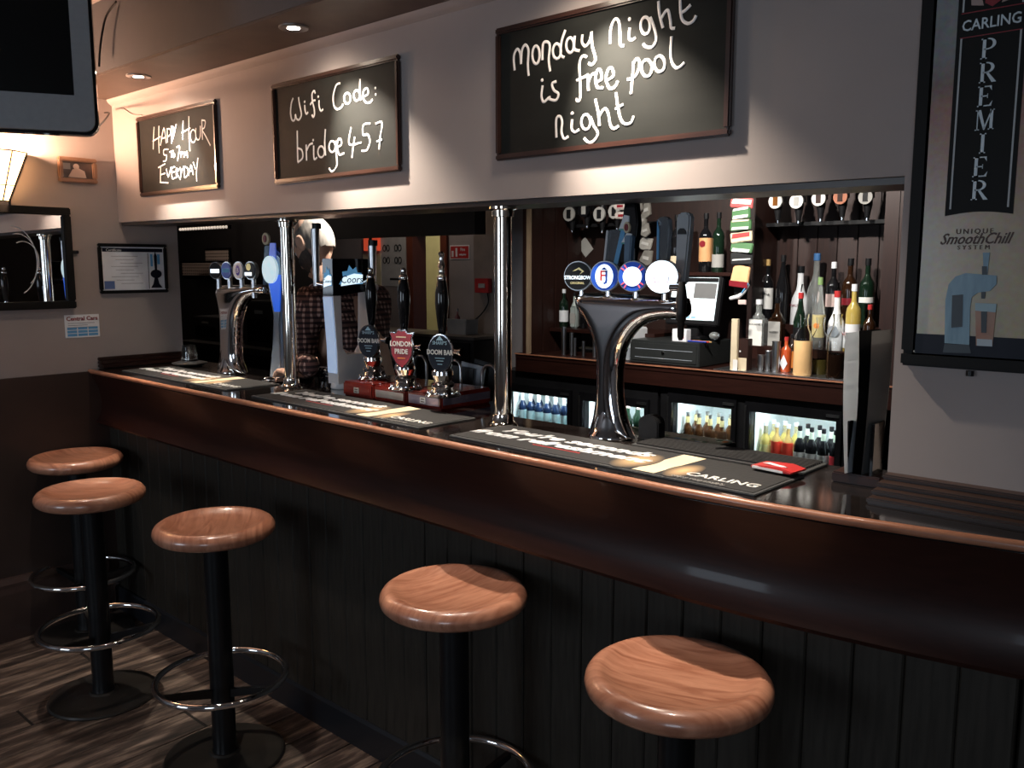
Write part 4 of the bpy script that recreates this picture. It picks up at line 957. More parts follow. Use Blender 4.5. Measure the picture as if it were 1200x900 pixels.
MB().lathe([(0, 0), (0.075, 0), (0.078, 0.006), (0.06, 0.018), (0, 0.018)], 36).build('base', CHROME, t)

# white arched fount
base = Vector((-2.585, 1.985, ZT))
t = thing('beer_fount', 'tall white arched beer fount with black illuminated top, left of the hand pumps', 'beer tap', base)
# section in (y, z): front lens at -y, arch opening through x
SIL = mat('fount_grey_white', (0.66, 0.67, 0.69), 0.4, var=0.03)
Hh = at(400, 303, Y=1.9).z - ZT
hw = 0.030
q = MB()
def loop(pts): return pts
outer = [(-0.075, 0.02), (-0.075, 0.12), (-0.088, Hh*0.70), (-0.088, Hh), (0.088, Hh), (0.088, Hh*0.70), (0.080, 0.12), (0.074, 0.02)]
inn = [(-0.055, Hh*0.72), (-0.052, 0.15), (-0.035, 0.125), (0.045, 0.125), (0.062, 0.15), (0.068, Hh*0.72)]
q.prism([(-0.075, 0.02), (0.074, 0.02), (0.080, 0.15), (0.062, 0.15), (0.045, 0.125), (-0.035, 0.125), (-0.052, 0.15), (-0.077, 0.15)], -hw, hw, axis='X')
q.prism([(-0.077, 0.148), (-0.052, 0.148), (-0.055, Hh*0.72), (-0.088, Hh*0.72)], -hw, hw, axis='X')
q.prism([(0.064, 0.148), (0.080, 0.148), (0.088, Hh), (0.074, Hh)], -hw, hw, axis='X')
q.build('arched_body', SIL, t)
MB().prism([(-0.088, Hh*0.715), (0.074, Hh*0.75), (0.074, Hh), (-0.088, Hh)], -hw-0.001, hw+0.001, axis='X', bev=0.002).build('display_head', BLKG, t)
MB().prism([(-0.0775, 0.06), (-0.0765, 0.16), (-0.0905, Hh*0.71), (-0.0925, Hh*0.71), (-0.0815, 0.16), (-0.0795, 0.06)], -hw+0.004, hw-0.004, axis='X').build('window_lit_lens', mat('window_lit_lens_blue', (0.5, 0.62, 0.8), 0.3, emit=0.35, ecol=(0.5, 0.68, 1.0)), t)  # bluish window light put into the lens colour and glow
ICE = mat('icy_glow_print', (0.75, 0.88, 1.0), 0.4, emit=1.1, ecol=(0.7, 0.88, 1.0)); ICEB = mat('icy_blue_print', (0.1, 0.3, 0.5), 0.4, emit=0.35, ecol=(0.15, 0.45, 0.8))
for k in range(2):
    Mx = (T(0, -0.0885, Hh*0.86) if k == 0 else T(hw+0.0015, -0.008, Hh*0.87) @ rotz(PI/2)); f = 0.62 if k == 0 else 1.3
    MB().prism([(-0.042*f, -0.03), (-0.028*f, -0.005), (-0.03*f, 0.015), (-0.012*f, 0.018), (-0.006*f, 0.038), (0.006*f, 0.022), (0.018*f, 0.032), (0.022*f, 0.012), (0.036*f, 0.01), (0.04*f, -0.03)], -0.0012, 0.0, M=Mx).build('mountain_print', ICEB, t)
    MB().prism([(-0.036*f, -0.036), (0.038*f, -0.026), (0.04*f, 0.004), (0.01*f, 0.008), (-0.03*f, -0.006)], -0.0022, -0.0012, M=Mx).build('word_patch', ICE, t)
    text('display_word', 'Coors', 0.030*f, NAVY, t, Mx @ T(0, -0.0026, -0.014) @ UPR, shear=0.2)
MB().lathe([(0, 0), (0.058, 0), (0.060, 0.004), (0.058, 0.022), (0, 0.024)], 36, sx=0.8, sy=1.35).build('base', SIL, t)
for (px_, y0_, y1_, yy_, lb_) in ((371, 268, 335, -0.03, 'slim steel handle with dark cap'), (437, 288, 330, 0.06, 'slim grey handle on the far side')):
    a_, c_ = at(px_, y1_, Y=base.y+yy_)-base, at(px_, y0_, Y=base.y+yy_)-base
    hb_ = MB().lathe([(0, 0), (0.012, 0), (0.014, (c_.z-a_.z)*.5), (0.016, c_.z-a_.z), (0, c_.z-a_.z)], 16, T(a_.x, yy_, a_.z)).build('handle', STEEL, t); hb_['label'] = lb_
    MB().lathe([(0, 0), (0.017, 0), (0.017, 0.02), (0, 0.021)], 16, T(c_.x, yy_, c_.z)).build('handle_cap', BLK, hb_)
    MB().tube([(a_.x, yy_, a_.z+.01), (0 if px_ < 400 else 0.02, yy_*0.8, a_.z-0.01)], 0.009, 10).build('handle_stem', CHROME, t)
MB().sph((hw+0.03, 0.075, Hh*0.78), 0.016).build('tap_knob', WHT, t); MB().tube([(hw-0.01, 0.075, Hh*0.78), (hw+0.02, 0.075, Hh*0.78)], 0.007, 10).build('knob_stem', STEEL, t)

# hand pumps on their red wooden plinths
PTS = [((-2.395, 'black', (437, 444))), ((-2.165, 'red', (475, 456))), ((-1.95, 'black', (519, 464)))]
pl_y0, pl_y1 = 1.842, 2.070
xsP = [at(401, 462, Z=ZB+0.01).x, at(452, 470, Y=pl_y0).x, at(493, 476, Y=pl_y0).x, at(519, 478, Y=pl_y0).x]
plx = [(-2.46, -2.235), (-2.229, -2.036), (-2.030, -1.822)]
plx = [(-2.55, -2.235), (-2.229, -1.995+0.0), (-1.989, -1.790)]
cols = [at(452, 470, Y=pl_y0).x, at(492, 476, Y=pl_y0).x, at(518, 479, Y=pl_y0).x]
x_end = at(518, 478, Y=pl_y0).x
L0 = at(401, 460, Y=pl_y0).x
bnd = [L0, at(455, 472, Y=pl_y0).x, at(477, 475, Y=pl_y0).x, x_end]
wid = (x_end - L0)/3
names = ['farthest', 'middle', 'nearest']
for i in range(3):
    xa, xb = L0+wid*i+0.003, L0+wid*(i+1)-0.003; cx = (xa+xb)/2
    t = thing('pump_plinth', 'red varnished wooden plinth under the %s hand pump of three' % names[i], 'plinth', (cx, (pl_y0+pl_y1)/2, ZT), 0, 'red wooden pump plinths')
    hwid = (xb-xa)/2; hd = (pl_y1-pl_y0)/2
    MB().box(-hwid, hwid, -hd, hd, 0, 0.05, 0.006).build('block', REDW, t)
    if i < 2: MB().box(-hwid+0.012, hwid-0.012, -hd-0.0015, -hd+0.002, 0.012, 0.036, 0.001).build('front_plate', STEEL if i == 1 else REDW, t)
    else: MB().box(-hwid+0.010, hwid-0.010, -hd-0.0015, -hd+0.002, 0.010, 0.038, 0.001).build('front_plate', mat('lilac_steel', (0.30, 0.27, 0.36), 0.3, 0.7), t)
    if i == 2: MB().box(hwid-0.002, hwid+0.0015, -hd+0.008, hd-0.008, 0.014, 0.038, 0.001).build('side_plate', MC['lilac_steel'], t)
    if i != 1:
        m1 = MB().box(-0.016, 0.012, -hd-0.003, -hd-0.001, 0.014, 0.034, 0.001).build('maker_label', WHT if i == 2 else GREYPAP, t)
        MB().box(-0.010, 0.006, -hd-0.0036, -hd-0.003, 0.018, 0.021).build('label_mark', BLK, m1); 
        n1 = MB().box(-0.010, 0.006, -hd-0.0036, -hd-0.003, 0.026, 0.029).build('label_mark', BLK, m1)
def hand_pump(px_, py_, kind, lab, hy):
    zb = ZT+0.0505; p = at(px_, py_, Z=zb)
    t = thing('hand_pump', lab, 'hand pump', (p.x, min(p.y, 2.0), zb), 0, 'hand pumps on the bar')
    pr = [(0, 0), (0.052, 0), (0.056, 0.004), (0.05, 0.010), (0.034, 0.014), (0.030, 0.022), (0.036, 0.030), (0.036, 0.038), (0.026, 0.046), (0.030, 0.056), (0.034, 0.066), (0.033, 0.078), (0.026, 0.086), (0.029, 0.095), (0.026, 0.115), (0.018, 0.130), (0.012, 0.150), (0.010, 0.19), (0, 0.19)]
    MB().lathe(pr, 30).build('chrome_body', CHROME, t, ang=25)
    q = MB()
    for k in range(10):
        a = 2*PI*k/10; q.sph((0.044*math.cos(a), 0.044*math.sin(a), 0.012), 0.006, u=8, v=6)
    q.build('bead_ring', CHROME, t)
    hd_ = [(0, 0.185), (0.009, 0.185), (0.012, 0.20), (0.014, 0.215), (0.018, 0.25), (0.021, 0.285), (0.020, 0.315), (0.015, 0.345), (0.011, 0.358), (0, 0.358)]
    MB().lathe(hd_, 24).build('handle', BLKG, t)
    MB().lathe([(0, 0.352), (0.013, 0.352), (0.015, 0.358), (0.012, 0.366), (0.007, 0.370), (0.010, 0.378), (0.008, 0.386), (0, 0.39)], 20).build('handle_finial', CHROME, t)
    if hy: MB().lathe([(0, 0.386), (0.008, 0.386), (0.012, 0.395), (0.009, 0.402), (0.006, 0.42), (0.010, 0.432), (0.006, 0.438), (0, 0.438)], 20).build('tall_finial', CHROME, t)
    Mx = T(0.040, -0.045, 0.138) @ rotz(0.3)
    MB().tube([(0, -0.005, 0.13), (0.038, -0.042, 0.138)], 0.006, 8).build('clip_stem', CHROME, t)
    if kind == 'oval':
        b = MB().disc(0.047, -0.004, 0.004, Mx, sx=0.90, sz=1.22).build('pump_clip', CHROME, t)
        MB().disc(0.047, -0.006, -0.004, Mx, sx=0.82, sz=1.13).build('clip_face', NAVY, b)
        text('clip_word', "SHARP'S", 0.015, LBLUE if False else mat('pale_blue_ink', (0.35, 0.55, 0.65), 0.4), b, Mx @ T(0, -0.0064, 0.030) @ UPR, sx=0.9)
        text('clip_word', 'DOOM BAR', 0.021, PAPER, b, Mx @ T(0, -0.0064, 0.002) @ UPR, sx=0.80, bold=0.0004)
        MB().prism([(-0.012, 0.038), (0, 0.052), (0.012, 0.038)], -0.0065, -0.006, Mx).build('blue_mark', MC['pale_blue_ink'], b)
        for zz, ww in ((-0.016, 0.016), (-0.024, 0.012), (-0.034, 0.008)): MB().box(-ww, ww, -0.0065, -0.006, zz, zz+0.002, M=Mx).build('small_print', MC['pale_blue_ink'], b)
    else:
        sh_ = [(0, -0.066), (-0.022, -0.05), (-0.040, -0.022), (-0.044, 0.01), (-0.038, 0.034), (-0.046, 0.052), (-0.024, 0.050), (-0.012, 0.062), (0, 0.058), (0.012, 0.062), (0.024, 0.050), (0.046, 0.052), (0.038, 0.034), (0.044, 0.01), (0.040, -0.022), (0.022, -0.05)]
        b = MB().prism([(a, c) for a, c in sh_], -0.004, 0.004, Mx, bev=0.001).build('pump_clip', CHROME, t)
        MB().prism([(a*0.88, c*0.9) for a, c in sh_], -0.006, -0.004, Mx).build('clip_face', mat('pump_clip_red', (0.26, 0.012, 0.02), 0.3), b)
        text('clip_word', 'LONDON', 0.022, PAPER, b, Mx @ T(0, -0.0064, 0.014) @ UPR, sx=0.85, bold=0.0004)
        text('clip_word', 'PRIDE', 0.022, PAPER, b, Mx @ T(0, -0.0064, -0.010) @ UPR, sx=0.85, bold=0.0004)
        MB().box(-0.018, 0.018, -0.0065, -0.006, 0.034, 0.038, M=Mx).build('small_print', CREAM, b)
        MB().box(-0.014, 0.014, -0.0065, -0.006, -0.032, -0.029, M=Mx).build('small_print', ORANGE, b)
    MB().lathe([(0, 0), (0.008, 0), (0.008, 0.02), (0.012, 0.022), (0.012, 0.03), (0, 0.03)], 14, T(0.055, 0.0, 0.14) @ Matrix.Rotation(PI/2, 4, 'Y')).build('side_knob', CHROME, t)
hand_pump(437, 444, 'oval', 'hand pump with oval DOOM BAR clip beside the white arched fount', False)
hand_pump(475, 456, 'shield', 'hand pump with red shield clip reading LONDON PRIDE, in the middle', False)
hand_pump(519, 464, 'oval', 'hand pump with oval DOOM BAR clip and tall chrome finial, nearest the steel pole', True)

# inverted U rails behind the bar
for i, (xa, xb, ztp, yy) in enumerate(((486, 500, 417, 2.16), (526, 540, 422, 2.16), (565, 583, 428, 2.13))):
    a, b_ = at(xa, 455, Y=yy), at(xb, 455, Y=yy); zt = at((xa+xb)/2, ztp, Y=yy).z; r = (b_.x-a.x)/2; cx = (a.x+b_.x)/2
    t = thing('u_rail', ['slim inverted U rail behind the middle hand pump', 'slim inverted U rail right of the nearest hand pump', 'slim inverted U rail left of the nearer steel pole'][i], 'rail', (cx, yy, 0.8555), 0, 'slim inverted U rails')
    pts = [(-r, 0, 0.004), (-r, 0, zt-0.8555-r)] + [(r*math.cos(PI-PI*k/10), 0, zt-0.8555-r+r*math.sin(PI*k/10)) for k in range(1, 10)] + [(r, 0, zt-0.8555-r), (r, 0, 0.004)]
    MB().tube(pts, 0.0055, 10).build('rail', STEEL, t)
    for s_ in (-r, r): MB().lathe([(0, 0), (0.014, 0), (0.012, 0.006), (0, 0.006)], 14, T(s_, 0, 0)).build('foot', STEEL, t)
# dark folded menus behind the pumps
t = thing('folded_menus', 'dark folded menus with pale edges behind the nearest hand pump', 'menu', (at(538, 440, Y=2.27).x, 2.27, 0.858))
for k in range(3):
    o = MB().box(-0.05, 0.05, -0.002, 0.002, 0, 0.33+0.012*k).build('menu_card', [BLK, GREYP, BLK][k], t, smooth=False); o.location = (0.02*k, -0.025+0.022*k, 0); o.rotation_euler = (0.05, 0.12+0.05*k, 0.3)
# chrome dish with glass at the far left
p = at(226, 428, Z=ZB)
t = thing('upturned_glass', 'small upturned glass on a silver dish at the far left of the bar', 'glass', (p.x+0.03, p.y-0.03, ZT))
MB().lathe([(0, 0), (0.05, 0), (0.075, 0.014), (0.076, 0.017), (0.045, 0.024), (0, 0.026)], 32).build('dish', STEEL, t)
MB().lathe([(0.036, 0.027), (0.034, 0.06), (0.028, 0.095), (0.0, 0.099), (0, 0.094), (0.025, 0.09), (0.031, 0.06), (0.033, 0.027)], 24).build('glass_bowl', CLEAR, t)
t = thing('chrome_drip_cup', 'low chrome drip cup beside the farther steel pole', 'cup', (-2.79, 2.03, ZT))
MB().lathe([(0, 0), (0.03, 0), (0.034, 0.02), (0.02, 0.032), (0.03, 0.05), (0.028, 0.056), (0, 0.05)], 24).build('cup', CHROME, t)
MB().lathe([(0.031, 0.044), (0.034, 0.044), (0.034, 0.048), (0.031, 0.048)], 24).build('rim', CHROME, t)

# menu holder at the right end
t = thing('menu_holder', 'tall rack of grey-white menu sheets standing at the right end of the bar', 'menu holder', (-0.632, 1.80, ZT))
MB().box(-0.055, 0.045, -0.035, 0.05, 0, 0.022, 0.003).build('wood_block', MAHOG, t)
MB().box(-0.030, -0.024, -0.03, 0.03, 0.02, 0.13, 0.001).build('clear_back', BLKG, t)
MB().box(0.020, 0.026, -0.03, 0.03, 0.02, 0.13, 0.001).build('clear_back', BLKG, t)
def sheet(x0, lean, tone, y0, y1, h, name, bend):
    q = MB(); n = 10; bmx = bmesh.new(); A = []
    for i in range(n+1):
        u = i/n; xx = x0 + lean*u + bend*math.sin(PI*u)
        A.append((bmx.verts.new((xx, y0-0.012*u, 0.022+h*u)), bmx.verts.new((xx+0.012, y1+0.01*u, 0.022+h*u))))
    for a, c in zip(A, A[1:]): bmx.faces.new((a[0], a[1], c[1], c[0]))
    bmesh.ops.solidify(bmx, geom=list(bmx.faces), thickness=0.003); bmesh.ops.recalc_face_normals(bmx, faces=bmx.faces)
    return q.merge(bmx).build(name, tone, t)
SH1 = mat('blue_white_menu', (0.62, 0.66, 0.70), 0.3, var=0.05); SH2 = mat('grey_menu', (0.2, 0.2, 0.2), 0.4)
sheet(-0.026, -0.008, SH1, -0.04, 0.0, 0.29, 'menu_sheet', -0.004)
sheet(-0.012, 0.003, BLK, -0.035, 0.03, 0.295, 'dark_menu_cover', 0.004)
sheet(0.004, 0.010, SH2, -0.03, 0.04, 0.295, 'menu_sheet', 0.003)

# ------------------------------------------------------------------ behind the bar: right-hand display cabinet
YC, YK = 4.15, YB - 0.002
cab = thing('back_bar_cabinet', 'dark red wooden back bar with worktop, dividers and bottle steps', 'back bar', (-2.55, YC, 0))
def cbx(name, m, x0, x1, y0, y1, z0, z1, bev=0.0):
    return MB().box(x0+2.55, x1+2.55, y0-YC, y1-YC, z0, z1, bev).build(name, m, cab)
cbx('worktop', MAHOG, -3.69, -0.66, YC, YK, 0.965, 1.0, 0.003)
cbx('worktop_edge', LIP, -3.69, -0.66, YC-0.008, YC, 0.992, 1.001, 0.002)  # pale strip carries the lit line of the worktop edge in its colour
cbx('apron', MAHOG, -3.69, -0.66, YC+0.004, YC+0.03, 0.885, 0.965)
CREAMW = mat('pale_trim_wood', (0.28, 0.2, 0.13), 0.5)
xp = at(619, 300, Y=YC).x
cbx('corner_strip', CREAMW, xp-0.014, xp+0.012, YC-0.004, YC+0.02, 1.0, 2.2, 0.002)
cbx('side_panel', MAHOGZ, xp-0.045, xp-0.015, YC, YK, 1.0, 2.2)
for i in range(4):
    y0 = YC+0.03+i*0.125
    cbx('panel_board', MAHOGZ, xp-0.014, xp-0.006, y0, y0+0.115, 1.0, 2.2, 0.002)
xd0, xd1 = at(877, 300, Y=YC+0.28).x, at(883, 300, Y=YC+0.28).x
cbx('divider', MAHOGZ, xd0, xd1, YC+0.28, YK, 1.0, 2.2, 0.003)
cbx('right_post', MAHOGZ, at(1034, 300, Y=YC).x, at(1052, 300, Y=YC).x, YC, YC+0.16, 1.0, 2.2, 0.004)
cbx('right_panel', MAHOGZ, at(1052, 300, Y=YC).x, -0.7, YC, YC+0.02, 1.0, 2.2)
for i in range(6):
    x0 = xd1+0.02+i*0.11; cbx('back_board', MAHOGZ, x0, x0+0.104, YK-0.012, YK-0.004, 1.0, 2.2, 0.002)
cbx('optic_rail', BLK, xd1, -1.40, YK-0.15, YK-0.03, 1.765, 1.785)
cbx('optic_rail', BLK, -3.55, -2.9, YK-0.15, YK-0.03, 1.80, 1.82)
Z1, Z2 = at(900, 400, Y=4.40).z, 0
Z1 = 1.125; Z2 = 1.235
cbx('bottle_step', MAHOG, xd1-0.08, -1.42, 4.36, 4.425, 1.0, Z1, 0.002); cbx('bottle_step', MAHOG, xd1+0.01, -1.42, 4.425, 4.53, 1.0, Z1, 0.002); cbx('bottle_step', MAHOG, xd1+0.01, -1.42, 4.53, YK-0.014, 1.0, Z2, 0.002)
ZLs = at(668, 384, Y=4.46).z; ZUs = at(830, 319, Y=4.50).z
cbx('shelf', MAHOG, xp, xp+0.80, 4.36, YK, ZLs-0.022, ZLs, 0.002)
cbx('shelf', MAHOG, -2.95, xd0, 4.36, YK, ZUs-0.02, ZUs, 0.002)
cbx('steel_tray', STEEL, xd1-0.08, -1.5, YC+0.02, YC+0.22, 1.0005, 1.006, 0.002)

# fridges under the worktop
FRW = mat('fridge_lining', (0.75, 0.82, 0.82), 0.5)
LED = mat('fridge_strip_light', (0.9, 1, 1), 0.4, emit=7, ecol=(0.82, 0.97, 1.0))
def fridge(label, xa, xb, doors, ztop):
    t = thing('bottle_fridge', label, 'fridge', ((xa+xb)/2, 4.40, 0), 0, 'under-counter bottle fridges'); c = (xa+xb)/2
    q = MB(); y0, y1 = -0.215, 0.25
    q.box(xa-c, xb-c, y1-0.02, y1, 0.0, 0.88); q.box(xa-c, xb-c, y0, y1, 0.0, 0.10); q.box(xa-c, xb-c, y0, y1, ztop+0.02, 0.88)
    edges = [xa] + [e for d_ in doors for e in d_] + [xb]
    for k in range(0, len(edges), 2): q.box(edges[k]-c, edges[k+1]-c, y0, y1, 0.1, ztop+0.02)
    q.build('carcass', BLK, t, smooth=False)
    q = MB(); q.box(doors[0][0]-c, doors[-1][1]-c, y1-0.025, y1-0.02, 0.1, ztop+0.018)
    for a, b_ in doors: q.box(a-c, a-c+0.004, y0+0.04, y1-0.02, 0.1, ztop+0.018); q.box(b_-c-0.004, b_-c, y0+0.04, y1-0.02, 0.1, ztop+0.018)
    q.build('lining', FRW, t, smooth=False)
    for a, b_ in doors:
        MB().box(a-c+0.004, b_-c-0.004, y0+0.05, y1-0.03, 0.515, 0.520).build('wire_shelf', STEEL, t)
        MB().box(a-c+0.02, b_-c-0.02, y0+0.05, y0+0.07, ztop+0.004, ztop+0.014).build('strip_light', LED, t)
        f = MB(); w2 = 0.026
        f.box(a-c-w2, b_-c+w2, y0-0.022, y0, 0.06, 0.10); f.box(a-c-w2, b_-c+w2, y0-0.022, y0, ztop, ztop+0.05)
        f.box(a-c-w2, a-c, y0-0.022, y0, 0.1, ztop); f.box(b_-c, b_-c+w2, y0-0.022, y0, 0.1, ztop)
        d_ = f.build('door', BLKG, t, smooth=False)
        MB().box(a-c, b_-c, y0-0.012, y0-0.006, 0.1, ztop).build('pane', PANE, d_, smooth=False)
        MB().box(a-c-w2, a-c-w2+0.007, y0-0.028, y0-0.020, 0.1, ztop+0.03).build('steel_strip', STEEL, d_)
        MB().box(b_-c-0.05, b_-c+0.015, y0-0.027, y0-0.022, ztop+0.018, ztop+0.032).build('lock_plate', STEEL, d_)
        light('fridge_lamp', 'AREA', ((a+b_)/2, 4.40+y0+0.065, ztop-0.002), 2.6, (0.85, 0.97, 1.0), ((a+b_)/2, 4.45, 0.3), b_-a-0.08, 0.03)
    return t
FD = [(-3.775, -3.275), (-3.155, -2.715), (-2.535, -2.17), (-2.065, -1.61)]
fridge('black glass-door bottle fridge under the worktop, left one, nearest the steel pole', -3.86, -2.64, FD[:2], 0.745)
fridge('black glass-door bottle fridge under the worktop, right one, behind the menu rack', -2.62, -1.50, FD[2:], 0.80)

def bottle_prof(kind, h, r):
    n = r*0.34
    if kind == 'beer': return [(0, 0), (r*.9, 0), (r, h*.02), (r, h*.52), (r*.86, h*.60), (n*1.1, h*.72), (n, h*.78), (n, h*.94), (n*1.15, h*.945), (n*1.15, h*.97), (0, h*.97)]
    if kind == 'spirit': return [(0, 0), (r*.92, 0), (r, h*.02), (r, h*.60), (r*.9, h*.66), (n*1.2, h*.74), (n, h*.78), (n, h*.95), (0, h*.95)]
    if kind == 'slim': return [(0, 0), (r*.92, 0), (r, h*.02), (r, h*.50), (r*.85, h*.58), (n*1.5, h*.72), (n, h*.86), (n, h*.95), (0, h*.95)]
    if kind == 'fat': return [(0, 0), (r*.9, 0), (r, h*.04), (r*1.0, h*.42), (r*.9, h*.52), (r*.5, h*.64), (n*1.1, h*.72), (n, h*.95), (0, h*.95)]
    if kind == 'decanter': return [(0, 0), (r*.95, 0), (r, h*.02), (r, h*.55), (r*.92, h*.62), (r*.55, h*.72), (r*.36, h*.82), (r*.42, h*.96), (r*.5, h), (r*.42, h), (r*.30, h*.9), (0, h*.62)]
def G(name, col, a=0.0, **k): return mat(name, col, 0.06, trans=a, coat=0.4, **k)
DKG = G('dark_green_glass', (0.006, 0.016, 0.009)); DKB = G('dark_brown_glass', (0.022, 0.009, 0.004)); AMB = G('amber_glass', (0.16, 0.06, 0.015)); BLKGL = G('black_glass', (0.006, 0.006, 0.007))
PALEG = G('pale_clear_glass', (0.82, 0.86, 0.84), 0.85); GOLDL = G('golden_liquid', (0.65, 0.48, 0.12), 0.35); JUICE = mat('peach_juice', (0.92, 0.58, 0.27), 0.3, var=0.04); COLA = G('cola_liquid', (0.01, 0.005, 0.003))
def bottle(label, x, y, z, h, r, kind, glass, cap, lab, group, sq=False, lab_z=(0.12, 0.42), pour=False, extra=None, name='bottle', square_lab=False):
    t = thing(name, label, 'bottle', (x, y, z), 0, group)
    pf = bottle_prof(kind, h, r)
    if sq:
        q = MB(); q.box(-r, r, -r*0.8, r*0.8, 0, h*0.62, 0.008); q.lathe([(r*.8, h*.61), (r*.72, h*.66), (r*.36, h*.74), (r*.34, h*.95), (0, h*.95)], 18); q.build('glass_body', glass, t)
    else: MB().lathe(pf, 22).build('glass_body', glass, t)
    if cap is not None:
        MB().lathe([(0, h*.90), (r*.40, h*.90), (r*.41, h*.91), (r*.40, h), (0, h)], 14).build('cap', cap, t)
    if pour: MB().tube([(0, 0, h), (0, 0, h*1.06), (0.006, -0.004, h*1.14)], 0.0035, 8).build('pourer', CHROME, t)
    if lab is not None:
        a, b_ = lab_z
        if sq: MB().box(-r*.86, r*.86, -r*0.8-0.0012, -r*0.8+0.002, h*a, h*b_).build('label', lab, t)
        else: MB().lathe([(r*1.008, h*a), (r*1.012, h*a), (r*1.012, h*b_), (r*1.008, h*b_)], 22).build('label', lab, t)
    if extra: extra(t, h, r)
    return t
def bpx(label, px_, top, w_px, Y, z, kind, glass, cap, lab, group, **k):
    p = at(px_, top, Y=Y); dep = (p-Vector((0, 0, EYE))).dot(_fw)
    return bottle(label, p.x, Y, z+0.0005, p.z-z, w_px/2*dep/F, kind, glass, cap, lab, group, **k)
def word(s_, m, f=0.3, zf=0.3, sx=1.0):
    return lambda t, h, r: text('label_word', s_, r*f*2, m, t, T(0, -r*1.03, h*zf) @ UPR, sx=sx)
def disc_on(m, f, zf, y=1.03):
    return lambda t, h, r: MB().disc(r*f, -r*y-0.001, -r*y+0.001, T(0, 0, h*zf)).build('round_mark', m, t)
g2, g1, g0 = 'spirit bottles on the top step', 'spirit bottles on the lower step', 'carafes and cups on the worktop'
Y2, Y1 = 4.60, 4.415
bpx('dark bottle with gold cap and black and white label, leftmost on the top step', 900.5, 304, 14, Y2, Z2, 'spirit', BLKGL, GOLD, PAPER, g2, lab_z=(.22, .55), extra=word('CAMPARI', BLK, .24, .45))
bpx('black bottle with small round white medallion on the top step', 918.5, 299, 15, Y2, Z2, 'slim', BLKGL, BLK, None, g2, extra=disc_on(WHT, .34, .52, .75))
bpx('white rum bottle with black cap on the top step', 939, 312, 20, Y2, Z2-0.05, 'fat', WHT, BLK, None, g2, extra=word('MALIBU', DRED, .22, .42))
bpx('clear round decanter bottle with blue cap on the top step', 958, 297, 20, Y2, Z2, 'fat', PALEG, mat('cap_blue', (0.05, 0.14, 0.32), 0.4), None, g2)
bpx('dark bottle with white cap and pink-white label on the top step', 978, 307, 16, Y2, Z2, 'spirit', BLKGL, WHT, mat('pale_pink_label', (0.6, 0.45, 0.42), 0.6), g2, lab_z=(.3, .5))
bpx('amber whisky bottle with black cap, second from right on the top step', 997.5, 303, 17, Y2, Z2, 'spirit', DKB, BLK, DRED, g2, lab_z=(.32, .42))
bpx('dark green bottle with black cap, rightmost on the top step', 1018, 303, 17, Y2, Z2, 'spirit', DKG, BLK, PAPER, g2, lab_z=(.36, .44))
bpx('square bottle with cream label and white cap, leftmost on the lower step', 890, 351, 19, Y1, Z1-0.02, 'spirit', CLEAR if False else PALEG, WHT, PAPER, g1, sq=True, lab_z=(.06, .60), extra=lambda t, h, r: text('label_word', "JACK DANIEL'S", r*.34, BLK, t, T(0, -r*.8-.002, h*.5) @ UPR, sx=.8))
bpx('square dark whisky bottle with grey label on the lower step', 911.5, 349, 17, Y1, Z1-0.02, 'spirit', DKB, BLK, GREYPAP, g1, sq=True, lab_z=(.08, .55), extra=lambda t, h, r: text('label_word', "WHISKEY", r*.4, BLK, t, T(0, -r*.8-.002, h*.34) @ UPR, sx=.8))
bpx('dark green bottle with red collar and chrome pourer on the lower step', 939, 343, 15, Y1-0.02, Z1-0.02, 'slim', DKG, RED, BLK, g1, pour=True)
bpx('clear bottle with tall green cap and gold label on the lower step', 962, 325, 15, Y1+0.02, Z1-0.02, 'slim', PALEG, mat('cap_green', (0.2, 0.32, 0.12), 0.5), mat('gold_label', (0.5, 0.42, 0.2), 0.5), g1, lab_z=(.2, .5), extra=disc_on(ORANGE, .4, .36))
bpx('white bottle with red pourer collar and grey disc on the lower step', 982, 341, 19, Y1, Z1-0.02, 'fat', WHT, RED, None, g1, pour=True, extra=disc_on(GREYP, .72, .36))
bpx("clear whisky bottle with white GRANT'S label on the lower step", 1002, 333, 17, Y1, Z1-0.02, 'spirit', GOLDL, WHT, WHT, g1, lab_z=(.10, .44), extra=word("GRANT'S", RED, .28, .30, .8))
bpx('short bottle with red cap and red-white label, rightmost on the lower step', 1020, 357, 14, Y1, Z1-0.02, 'spirit', DKB, RED, mat('pale_pink_label', (0.6, 0.45, 0.42), 0.6), g1, lab_z=(.1, .35))
Zw = 1.0065
bpx('small orange-red bottle with red cap and white diamond on the worktop', 922, 395, 12, 4.30, Zw, 'spirit', mat('orange_red_liquid', (0.5, 0.08, 0.02), 0.2), RED, None, g0, extra=lambda t, h, r: MB().prism([(0, h*.05), (r*.8, h*.25), (0, h*.5), (-r*.8, h*.25)], -r*1.06, -r*0.98).build('diamond_label', WHT, t))
bpx('brown bottle with orange label beside the peach juice carafe', 929, 392, 11, 4.335, Zw, 'spirit', DKB, BLK, ORANGE, g0, lab_z=(.1, .55))
